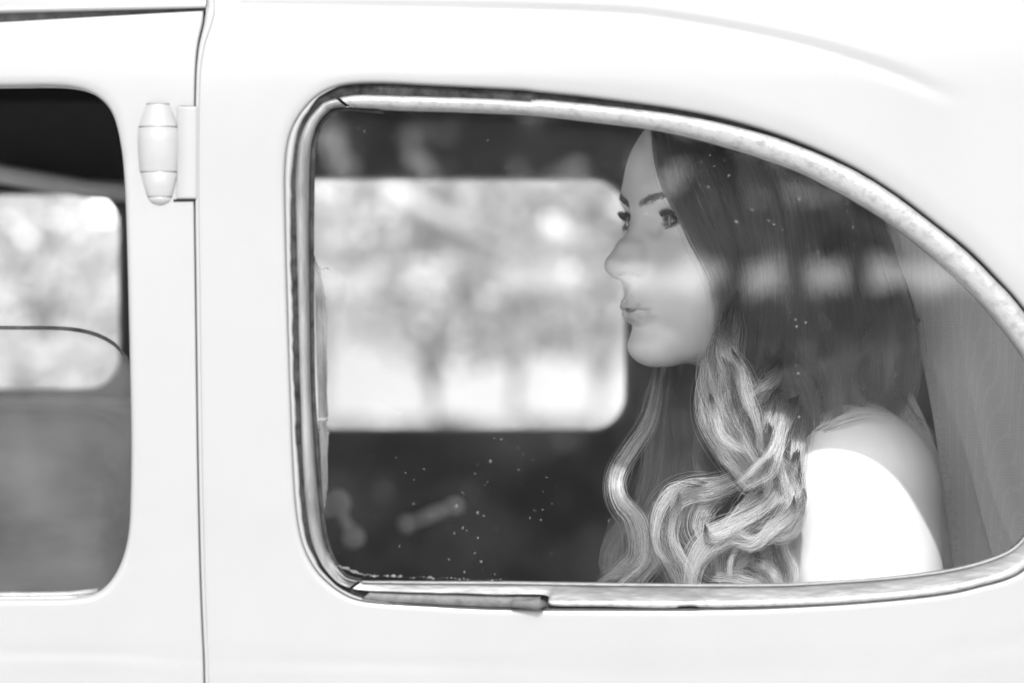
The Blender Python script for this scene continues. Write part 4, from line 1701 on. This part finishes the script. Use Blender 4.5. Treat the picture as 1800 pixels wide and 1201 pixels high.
# lashes
for sx in (1, -1):
    P_ = []
    R_ = []
    for upper, n, L0 in ((True, 170, 7.6), (False, 60, 3.6)):
        t = np.linspace(-.82, .95, n) + rng.normal(0, .012, n)
        az = np.where(t < 0, t * AZ_M, t * AZ_L)
        up, lo = lid_curves(az)
        el = (up + 1.5) if upper else (lo - 1.5)
        k = 7
        s = np.linspace(0, 1, k)[None, :]
        azr, elr = np.radians(az)[:, None], np.radians(el)[:, None]
        L = (L0 * np.interp(np.abs(t), [0, .6, 1], [1, .95, .6]) * rng.uniform(.75, 1.1, n))[:, None]
        fan = np.radians(az * .35 + rng.normal(0, 6, n))[:, None]
        r0 = 13.3
        rad = r0 + L * s * (.92 if upper else .8)
        lift = (L * (s ** 2 * .42 - s * .16) if upper else -L * (s * .35 + s ** 2 * .25))
        aa = azr + fan * s * .55
        x = EYE_C[0] + rad * np.cos(elr) * np.sin(aa)
        f = EYE_C[1] + rad * np.cos(elr) * np.cos(aa)
        z = EYE_C[2] + rad * np.sin(elr) + lift
        p = np.stack([x * sx, f, z], -1)
        P_.append(head_to_world(p))
        R_.append(np.full(n, .00017 if upper else .00008))
    strands('eyelashes', np.vstack(P_), np.concatenate(R_), M['lash'], tip=.15)

# ------------------------------------------------------------------ hair
M['hair_root'] = hair_mat('dark_brown_hair', .03, .07, p0=.2, p1=1.0)  # darker copy, also used for hair lying in shade
M['hair_sunlit_end'] = hair_mat('sunlit_fair_ends', .03, .80, rough=.22, p0=.08, p1=.40, body=.40)  # fair ends, with the sun on the curls put into the colour
M['hair_mid'] = hair_mat('brown_hair_lengths', .04, .11, p0=.1, p1=.8)


def PP(px, py, Y):
    """Vectorised P()."""
    px, py, Y = np.broadcast_arrays(np.asarray(px, float), np.asarray(py, float), np.asarray(Y, float))
    s = W0 / 1800 * (CAM_D + Y) / CAM_D
    return np.stack([(px - 900) * s, Y, CAM_Z - (py - 600.5) * s], -1)


def surf_y(px, py, fallback=0.34):
    """Depth of the near side of the head along the line of sight."""
    px, py = np.asarray(px, float), np.asarray(py, float)
    Y = np.full(px.shape, .10)
    hit = np.zeros(px.shape, bool)
    for _ in range(70):
        h = world_to_head(PP(px, py, Y))
        d = head_sdf(h[..., 0], h[..., 1], h[..., 2]) * .001
        hit |= d < .001
        Y = np.where(hit, Y, Y + np.maximum(d, .0006) * .8)
        Y = np.minimum(Y, fallback)
    return Y


SHEET = [
    [(1138, 120), (1141, 170), (1144, 225), (1149, 275), (1160, 317), (1172, 343), (1196, 382), (1217, 425), (1237, 460), (1251, 495), (1256, 530), (1253, 565), (1244, 605)],
    [(1150, 118), (1163, 170), (1182, 230), (1205, 300), (1228, 350), (1247, 395), (1265, 440), (1280, 485), (1289, 525), (1291, 560), (1288, 595), (1282, 625), (1276, 650)],
    [(1175, 112), (1200, 165), (1228, 225), (1258, 290), (1280, 345), (1298, 390), (1312, 435), (1320, 480), (1321, 525), (1317, 565), (1310, 605), (1302, 640), (1296, 670)],
    [(1205, 108), (1240, 160), (1275, 215), (1307, 280), (1328, 335), (1342, 385), (1351, 435), (1355, 480), (1356, 525), (1354, 570), (1348, 612), (1340, 650), (1330, 690)],
    [(1235, 105), (1278, 155), (1320, 208), (1357, 272), (1380, 330), (1393, 382), (1400, 432), (1405, 480), (1411, 525), (1416, 570), (1416, 615), (1410, 655), (1400, 700)],
    [(1265, 104), (1315, 150), (1363, 203), (1405, 266), (1432, 325), (1448, 380), (1458, 432), (1466, 482), (1474, 530), (1481, 575), (1483, 620), (1478, 662), (1466, 706)],
    [(1298, 104), (1352, 150), (1405, 200), (1452, 262), (1483, 322), (1502, 378), (1517, 432), (1530, 484), (1541, 532), (1550, 580), (1555, 625), (1552, 668), (1540, 710)],
    [(1330, 106), (1388, 150), (1442, 200), (1492, 260), (1526, 320), (1549, 378), (1566, 432), (1582, 486), (1597, 538), (1610, 588), (1618, 632), (1618, 675), (1608, 716)],
]
SHEET = np.array(SHEET, float)                    # guides x points x 2


def sheet_strands(n, k, lift_lo, lift_hi, seed, u_lo=0.0, u_hi=1.0, jitter=5.0, deep=0.0):
    r = np.random.default_rng(seed)
    # clumped positions across the sheet
    nc = 150
    cu = r.uniform(u_lo, u_hi, nc)
    u = cu[r.integers(0, nc, n)] + r.normal(0, .007, n)
    loose = r.random(n) < .35
    u = np.where(loose, r.uniform(u_lo, u_hi, n), u)
    u = np.clip(u, 0, 1)
    g = u * (len(SHEET) - 1)
    i = np.minimum(g.astype(int), len(SHEET) - 2)
    t = (g - i)[:, None, None]
    t = t * t * (3 - 2 * t) * .4 + t * .6
    dense = np.stack([catmull(q, k) for q in SHEET])
    p = dense[i] * (1 - t) + dense[i + 1] * t
    s = np.linspace(0, 1, k)[None, :]
    ph = r.uniform(0, 6.283, (n, 1))
    clump_ph = (u * 37.0)[:, None] * 2.4
    p[..., 0] += r.normal(0, jitter * .5, (n, 1)) * (.35 + s) + np.sin(s * r.uniform(4, 9, (n, 1)) + ph) * jitter * .35 * s
    p[..., 0] += np.sin(s * 7 + clump_ph) * 4 * s
    p[..., 1] += r.normal(0, 8, (n, 1)) * s
    cut = r.uniform(.80, 1.0, (n, 1)) - (.16 * np.clip(u - .35, 0, .5) * 2 * (1 + np.sin(u * 41)) * r.uniform(.3, 1, n))[:, None]
    # shorten some strands so that the lower edge is uneven
    ss = s * cut
    idx = ss * (k - 1)
    a = np.minimum(idx.astype(int), k - 2)
    f = (idx - a)[..., None]
    rows = np.arange(n)[:, None]
    p = p[rows, a] * (1 - f) + p[rows, a + 1] * f
    base = surf_y(p[..., 0], p[..., 1], .33)
    # below the head the hair hangs straight on from the side of the head
    low = np.clip((p[..., 1] - 430) / 160, 0, 1)
    side = .262 - .02 * np.clip((p[..., 0] - 1300) / 250, -.5, 1)
    base = np.minimum(base, .34) * (1 - low) + np.minimum(base, side) * low
    lift = r.uniform(lift_lo, lift_hi, (n, 1)) * np.clip(.35 + s * 2.2, 0, 1)
    wav = .004 * np.sin(s * 6 + clump_ph * 1.7)
    Y = base - lift + wav + deep
    # smooth the depth along each strand
    for _ in range(3):
        Y[:, 1:-1] = (Y[:, :-2] + 2 * Y[:, 1:-1] + Y[:, 2:]) / 4
    return PP(p[..., 0], p[..., 1], Y)


def lock(path, n, w, seed, twist=1.5, k=34, frizz=1.9, flat=.55, stray=.27, wave=0.0):
    """path: list of (px, py, Y); w: radius in photo pixels along the lock."""
    r = np.random.default_rng(seed)
    c = catmull(np.array(path, float) * np.array([1, 1, 2000.0]), k)      # depth scaled so that it counts in the arc length
    c[:, 2] /= 2000.0
    s = np.linspace(0, 1, k)
    ww = np.interp(s, np.linspace(0, 1, len(w)), w)
    tg = np.gradient(c[:, :2], axis=0)
    tg /= np.linalg.norm(tg, axis=1)[:, None] + 1e-9
    nr = np.stack([-tg[:, 1], tg[:, 0]], 1)
    # sub-clumps
    ns = 11
    sc = r.normal(0, .62, (ns, 2)).clip(-1.2, 1.2)
    which = r.integers(0, ns, n)
    off = sc[which] + r.normal(0, .17, (n, 2))
    st = r.random(n) < stray
    off[st] *= r.uniform(1.2, 2.2, (st.sum(), 1))
    ww = ww * np.clip(.3 + s * 3.5, 0, 1)
    tw = twist * s[None, :] + (r.uniform(-.5, .5, ns)[which])[:, None] * s[None, :] * 2
    ca, sa = np.cos(tw), np.sin(tw)
    ou = off[:, :1] * ca - off[:, 1:] * sa
    ov = off[:, :1] * sa + off[:, 1:] * ca
    ph = r.uniform(0, 6.283, (n, 2))
    fr = frizz * (np.sin(s[None, :] * r.uniform(5, 13, (n, 1)) + ph[:, :1]) - np.sin(ph[:, :1])) * 1.6
    px = c[:, 0] + nr[:, 0] * (ou * ww + fr)
    py = c[:, 1] + nr[:, 1] * (ou * ww + fr)
    along = r.normal(0, 5, (n, 1)) * s[None, :]
    px += tg[:, 0] * along
    py += tg[:, 1] * along
    Y = c[:, 2] + ov * ww * flat * .00044
    # uneven start and end
    lo = np.abs(r.normal(0, .05, (n, 1))).clip(0, .2)
    hi = 1 - np.abs(r.normal(0, .09, (n, 1))).clip(0, .4)
    ss = lo + (hi - lo) * s[None, :]
    idx = ss * (k - 1)
    a = np.minimum(idx.astype(int), k - 2)
    f = idx - a
    rows = np.arange(n)[:, None]
    g = lambda q: q[rows, a] * (1 - f) + q[rows, a + 1] * f
    return PP(g(px), g(py), g(Y))


def at(y, *pts):
    return [(a, b, y) for a, b in pts]


strands('hair', sheet_strands(9000, 26, .004, .013, 21, 0.02, 1.0, jitter=5), .000085, M['hair_root'])
strands('hair', sheet_strands(900, 26, .010, .017, 22, 0.0, 1.0, jitter=9), .00006, M['hair_mid'])
# the edge along the cheek
strands('hair', sheet_strands(900, 30, .003, .009, 23, 0.0, .16, jitter=2.5), .00008, M['hair_root'])

FRONT = [
    (at(.222, (1292, 505), (1272, 570), (1250, 640), (1239, 700), (1248, 745), (1276, 790), (1308, 826), (1348, 862), (1366, 905), (1344, 950), (1300, 975), (1262, 1002), (1240, 1050)), 420, [5, 8, 11, 13, 12, 9]),
    (at(.214, (1296, 510), (1274, 580), (1247, 650), (1258, 702), (1290, 747), (1330, 786), (1371, 816), (1393, 852), (1391, 896), (1364, 935), (1320, 962), (1290, 1000), (1286, 1050)), 460, [6, 9, 14, 14, 12, 9]),
    (at(.200, (1292, 540), (1276, 580), (1272, 618), (1292, 658), (1308, 705), (1318, 750), (1331, 790), (1350, 822), (1354, 866)), 380, [3, 6, 12, 14, 11, 7]),
    (at(.208, (1296, 510), (1286, 575), (1277, 640), (1272, 690), (1281, 732), (1302, 772), (1328, 804), (1352, 842)), 380, [6, 10, 13, 12, 8]),
    (at(.198, (1378, 628), (1364, 664), (1345, 683), (1328, 702), (1322, 732), (1336, 772), (1360, 800)), 260, [5, 10, 10, 8, 5]),
    (at(.202, (1372, 668), (1366, 702), (1352, 738), (1346, 778), (1353, 818), (1368, 856), (1372, 900)), 300, [8, 10, 11, 9, 6]),
    (at(.206, (1336, 796), (1292, 842), (1250, 860), (1212, 866), (1182, 884), (1168, 920), (1176, 962), (1196, 1002), (1214, 1056)), 560, [6, 11, 15, 16, 15, 10]),
    (at(.196, (1372, 780), (1391, 828), (1381, 876), (1350, 912), (1310, 932), (1270, 946), (1240, 966), (1220, 1002), (1214, 1056)), 480, [6, 11, 15, 14, 9]),
    (at(.210, (1306, 846), (1264, 870), (1236, 894), (1226, 924), (1240, 950), (1276, 946), (1312, 921), (1346, 894)), 240, [6, 9, 10, 8, 4]),
    (at(.188, (1345, 785), (1381, 826), (1399, 870), (1392, 906), (1364, 935), (1325, 949), (1285, 946)), 60, [2.5, 3, 3, 2]),
    (at(.218, (1392, 735), (1386, 790), (1366, 832), (1340, 871), (1310, 902), (1281, 936), (1262, 982), (1268, 1050)), 400, [7, 11, 13, 12, 8]),
    (at(.214, (1412, 680), (1406, 740), (1399, 790), (1390, 850), (1380, 902), (1376, 950), (1384, 1000), (1372, 1050)), 320, [6, 9, 10, 9, 6]),
    (at(.212, (1290, 955), (1320, 990), (1350, 1014), (1390, 1046)), 200, [6, 9, 7]),
    (at(.214, (1226, 985), (1256, 1012), (1306, 1022), (1366, 1034)), 180, [6, 8, 5]),
    (at(.216, (1300, 905), (1330, 950), (1352, 1000), (1350, 1056)), 200, [6, 10, 8]),
    (at(.204, (1400, 700), (1380, 740), (1362, 790), (1345, 830), (1300, 862)), 240, [5, 9, 9, 6]),
]
FRONT = [([(a, b, c + (.045, .02)[j] if j < 2 else c) for j, (a, b, c) in enumerate(pt)], n, w) for pt, n, w in FRONT]
for i, (pt, n, w) in enumerate(FRONT):
    strands('hair_lock', lock(pt, int(n * .5), w, 100 + i, twist=[1.6, -1.4, 1.2, -1.8][i % 4]), .000085, M['hair_sunlit_end'])
# smaller wisps that leave the main curls and cross them
r_ = np.random.default_rng(52)
for i in range(90):
    pt, n, w = FRONT[i % len(FRONT)]
    m = len(pt)
    lo = r_.integers(min(2, m - 4), max(3, m - 4)) if m > 6 else 0
    hi = min(m, lo + r_.integers(4, 8))
    dx, dy, dyy = r_.normal(0, 11), r_.normal(0, 9), r_.normal(-.002, .009)
    q = [(a + dx + r_.normal(0, 5), b + dy + r_.normal(0, 5), c + dyy) for a, b, c in pt[lo:hi]]
    strands('hair_lock', lock(q, int(r_.integers(40, 95)), [2, 5, 5.5, 2.5], 700 + i, twist=r_.normal(0, 1.5), k=26), .00008, M['hair_sunlit_end'] if i % 3 else M['hair_root'])
# thin loose ends around the curls
r_ = np.random.default_rng(77)
fly = []
for i in range(170):
    pt, n, w = FRONT[r_.integers(0, len(FRONT))]
    q = [(a + r_.normal(0, 9), b + r_.normal(0, 9), c - .004 + r_.normal(0, .006)) for a, b, c in pt]
    lo = r_.integers(0, max(1, len(q) - 3))
    fly.append(lock(q[lo:lo + r_.integers(3, 6)], 2, [4, 8, 12], 500 + i, k=20, frizz=2.4))
strands('loose_hairs', np.vstack(fly), .00005, M['hair_sunlit_end'])

# hair on the far side of the face, hanging before the throat
FAR = [
    ([(1166, 590, .345), (1157, 650, .335), (1151, 705, .325), (1139, 748, .315), (1115, 787, .30), (1094, 822, .285), (1086, 852, .275), (1094, 882, .272), (1116, 906, .275), (1129, 942, .28), (1126, 985, .285), (1100, 1012, .285), (1066, 1046, .285)], 190, [4, 6, 8, 9, 9, 12, 12, 9]),
    ([(1190, 600, .36), (1180, 690, .35), (1172, 770, .34), (1160, 850, .33), (1140, 905, .32), (1112, 950, .31), (1094, 1000, .305), (1120, 1050, .30)], 420, [10, 16, 18, 18, 14, 9]),
    ([(1214, 610, .365), (1205, 700, .355), (1196, 780, .345), (1202, 860, .335), (1190, 930, .33), (1170, 980, .325), (1186, 1050, .32)], 520, [14, 20, 22, 20, 14]),
    ([(1236, 620, .35), (1232, 720, .33), (1238, 800, .31), (1228, 880, .30), (1240, 960, .29), (1230, 1060, .29)], 560, [16, 22, 24, 22, 16]),
    ([(1108, 880, .29), (1090, 925, .285), (1074, 960, .285), (1068, 1000, .285), (1090, 1046, .285)], 90, [4, 8, 10, 6]),
    ([(1140, 960, .29), (1118, 990, .285), (1080, 1004, .28), (1044, 1026, .28)], 80, [5, 8, 5]),
    ([(1150, 880, .31), (1165, 930, .30), (1150, 980, .295), (1118, 1024, .29), (1150, 1056, .29)], 160, [8, 12, 10]),
]
for i, (pt, n, w) in enumerate(FAR):
    strands('hair_lock', lock(pt, n, w, 200 + i, twist=1.2, frizz=1.3), .00008, M['hair_sunlit_end'] if i == 0 else (M['hair_mid'] if i in (5, 6) else M['hair_root']))

# the length behind the shoulder, in shade
BACK = []
r_ = np.random.default_rng(31)
for i in range(26):
    u = r_.uniform(0, 1)
    x0 = 1270 + 330 * u
    y0 = r_.uniform(500, 580)
    amp = r_.uniform(14, 34) * (1 if i % 2 else -1)
    end = r_.uniform(690, 790) + (1 - u) * 170
    Y0 = r_.uniform(.25, .32)
    pts = []
    m = 7
    for j in range(m):
        t = j / (m - 1)
        pts.append((x0 - (60 * t * t * (u - .2)) + amp * math.sin(t * 5.5 + i) * t, y0 + (end - y0) * t, Y0 - .01 * math.sin(t * 4 + i)))
    BACK.append((pts, 300, [9, 14, 17, 15, 9]))
BACK += [
    (at(.262, (1618, 560), (1596, 572), (1545, 596), (1508, 622), (1497, 668), (1515, 712), (1550, 735)), 220, [5, 9, 10, 8, 5]),
    (at(.240, (1405, 545), (1425, 590), (1450, 630), (1468, 680), (1470, 730), (1440, 775)), 320, [8, 13, 15, 12, 8]),
    (at(.242, (1360, 540), (1368, 600), (1392, 650), (1416, 700), (1424, 750), (1404, 800), (1392, 850)), 320, [8, 12, 14, 12, 8]),
    (at(.235, (1345, 570), (1352, 610), (1368, 650), (1385, 700), (1395, 760)), 200, [6, 10, 10, 6]),
    (at(.215, (1395, 800), (1430, 765), (1470, 742), (1520, 730), (1580, 732)), 16, [2, 3, 5, 5]),
    (at(.225, (1580, 690), (1600, 720), (1630, 760), (1645, 790)), 24, [3, 5, 6]),
]
BACK = [([(a, b, c + (.05, .025)[j] if j < 2 else c) for j, (a, b, c) in enumerate(pt)], n, w) for pt, n, w in BACK]
for i, (pt, n, w) in enumerate(BACK):
    strands('hair_lock', lock(pt, n, w, 300 + i, twist=1.0, frizz=1.3), .00009, M['hair_root'] if i < 26 and i % 2 else M['hair_mid'])

# dark hair inside the curls
r_ = np.random.default_rng(61)
for i in range(16):
    x0 = 1250 + 9.5 * i
    pt = [(x0 + r_.normal(0, 8) + 14 * math.sin(j * 1.4 + i), 648 + 66 * j, .262 + r_.normal(0, .006)) for j in range(7)]
    strands('hair', lock(pt, 170, [9, 13, 13, 10], 400 + i, k=26), .00009, M['hair_root'])

# ------------------------------------------------------------------ veil
M['tulle'] = bpy.data.materials.new('bridal_tulle')
_m = M['tulle']
_m.use_nodes = True
_nt = _m.node_tree
_nt.nodes.remove(_nt.nodes['Principled BSDF'])
_tr = nd(_m, 'ShaderNodeBsdfTransparent')
_df = nd(_m, 'ShaderNodeBsdfDiffuse')
_df.inputs[0].default_value = (.93, .93, .93, 1)
_tl = nd(_m, 'ShaderNodeBsdfTranslucent')
_tl.inputs[0].default_value = (.8, .8, .8, 1)
_mm = nd(_m, 'ShaderNodeMixShader')
_mm.inputs[0].default_value = .42
ln(_m, _df.outputs[0], _mm.inputs[1])
ln(_m, _tl.outputs[0], _mm.inputs[2])
_tc = nd(_m, 'ShaderNodeTexCoord')
_vo = nd(_m, 'ShaderNodeTexVoronoi', feature='DISTANCE_TO_EDGE')
_vo.inputs['Scale'].default_value = 430
_vo.inputs['Randomness'].default_value = .25
ln(_m, _tc.outputs['Object'], _vo.inputs['Vector'])
_mr = nd(_m, 'ShaderNodeMapRange')
_mr.inputs['From Min'].default_value = .06
_mr.inputs['From Max'].default_value = .16
_mr.inputs['To Min'].default_value = .97
_mr.inputs['To Max'].default_value = .86
ln(_m, _vo.outputs['Distance'], _mr.inputs[0])
_mx = nd(_m, 'ShaderNodeMixShader')
ln(_m, _mr.outputs[0], _mx.inputs[0])
ln(_m, _tr.outputs[0], _mx.inputs[1])
ln(_m, _mm.outputs[0], _mx.inputs[2])
ln(_m, _mx.outputs[0], _nt.nodes['Material Output'].inputs[0])


def veil_layer(left, right, Y0, Y1, folds, amp, seed, nu=60, nv=60):
    L = catmull(np.array(left, float), nv)
    R = catmull(np.array(right, float), nv)
    rows = []
    for j in range(nv):
        t = j / (nv - 1)
        row = []
        for i in range(nu):
            u = i / (nu - 1)
            q = L[j] * (1 - u) + R[j] * u
            fold = amp * (.25 + t) * (math.sin(u * folds * 6.283 + seed + t * .8) + .5 * math.sin(u * folds * 2.3 * 6.283 + seed * 2.1 - t))
            Y = Y0 + (Y1 - Y0) * t + fold - .05 * u * (1 - t) - .02 * u * t
            row.append(Vector(PP(q[0], q[1], Y)))
        rows.append(row)
    return rows


RIGHT = [(1640, 150), (1780, 240), (1900, 360), (1980, 500), (2030, 660), (2060, 820), (2080, 960), (2100, 1120)]
b = MB()
v1 = veil_layer([(1536, 300), (1546, 360), (1578, 450), (1605, 530), (1624, 640), (1644, 750), (1660, 870), (1676, 985), (1690, 1120)], RIGHT, .335, .315, 3.2, .0012, .4)
b.grid(v1)
b.grid(veil_layer([(1560, 330), (1585, 430), (1604, 520), (1640, 640), (1680, 742), (1702, 815), (1724, 900), (1746, 985), (1775, 1120)], RIGHT, .320, .285, 2.1, .0012, 2.0))
b.grid(veil_layer([(1600, 300), (1640, 420), (1690, 600), (1720, 760), (1748, 880), (1790, 985), (1830, 1120)], RIGHT, .31, .262, 2.6, .0012, 4.1))
veil = own(b.build('veil', M['tulle']))
b = MB()
edge = [row[0] for row in v1]
b.tube(edge, .0006, 6)
for i in range(0, 26):
    p = edge[i * 2] if i * 2 < len(edge) else edge[-1]
    rr = .0035 + .0015 * math.sin(i * 2.3)
    b.tube([p + Vector((rr * (1 + math.cos(a)) * .9, -.0005, rr * math.sin(a) * 1.3)) for a in np.linspace(0, 5.6, 9)], .00035, 4)
lace = b.build('lace_edge', new_mat('white_lace', .7, .8), veil)
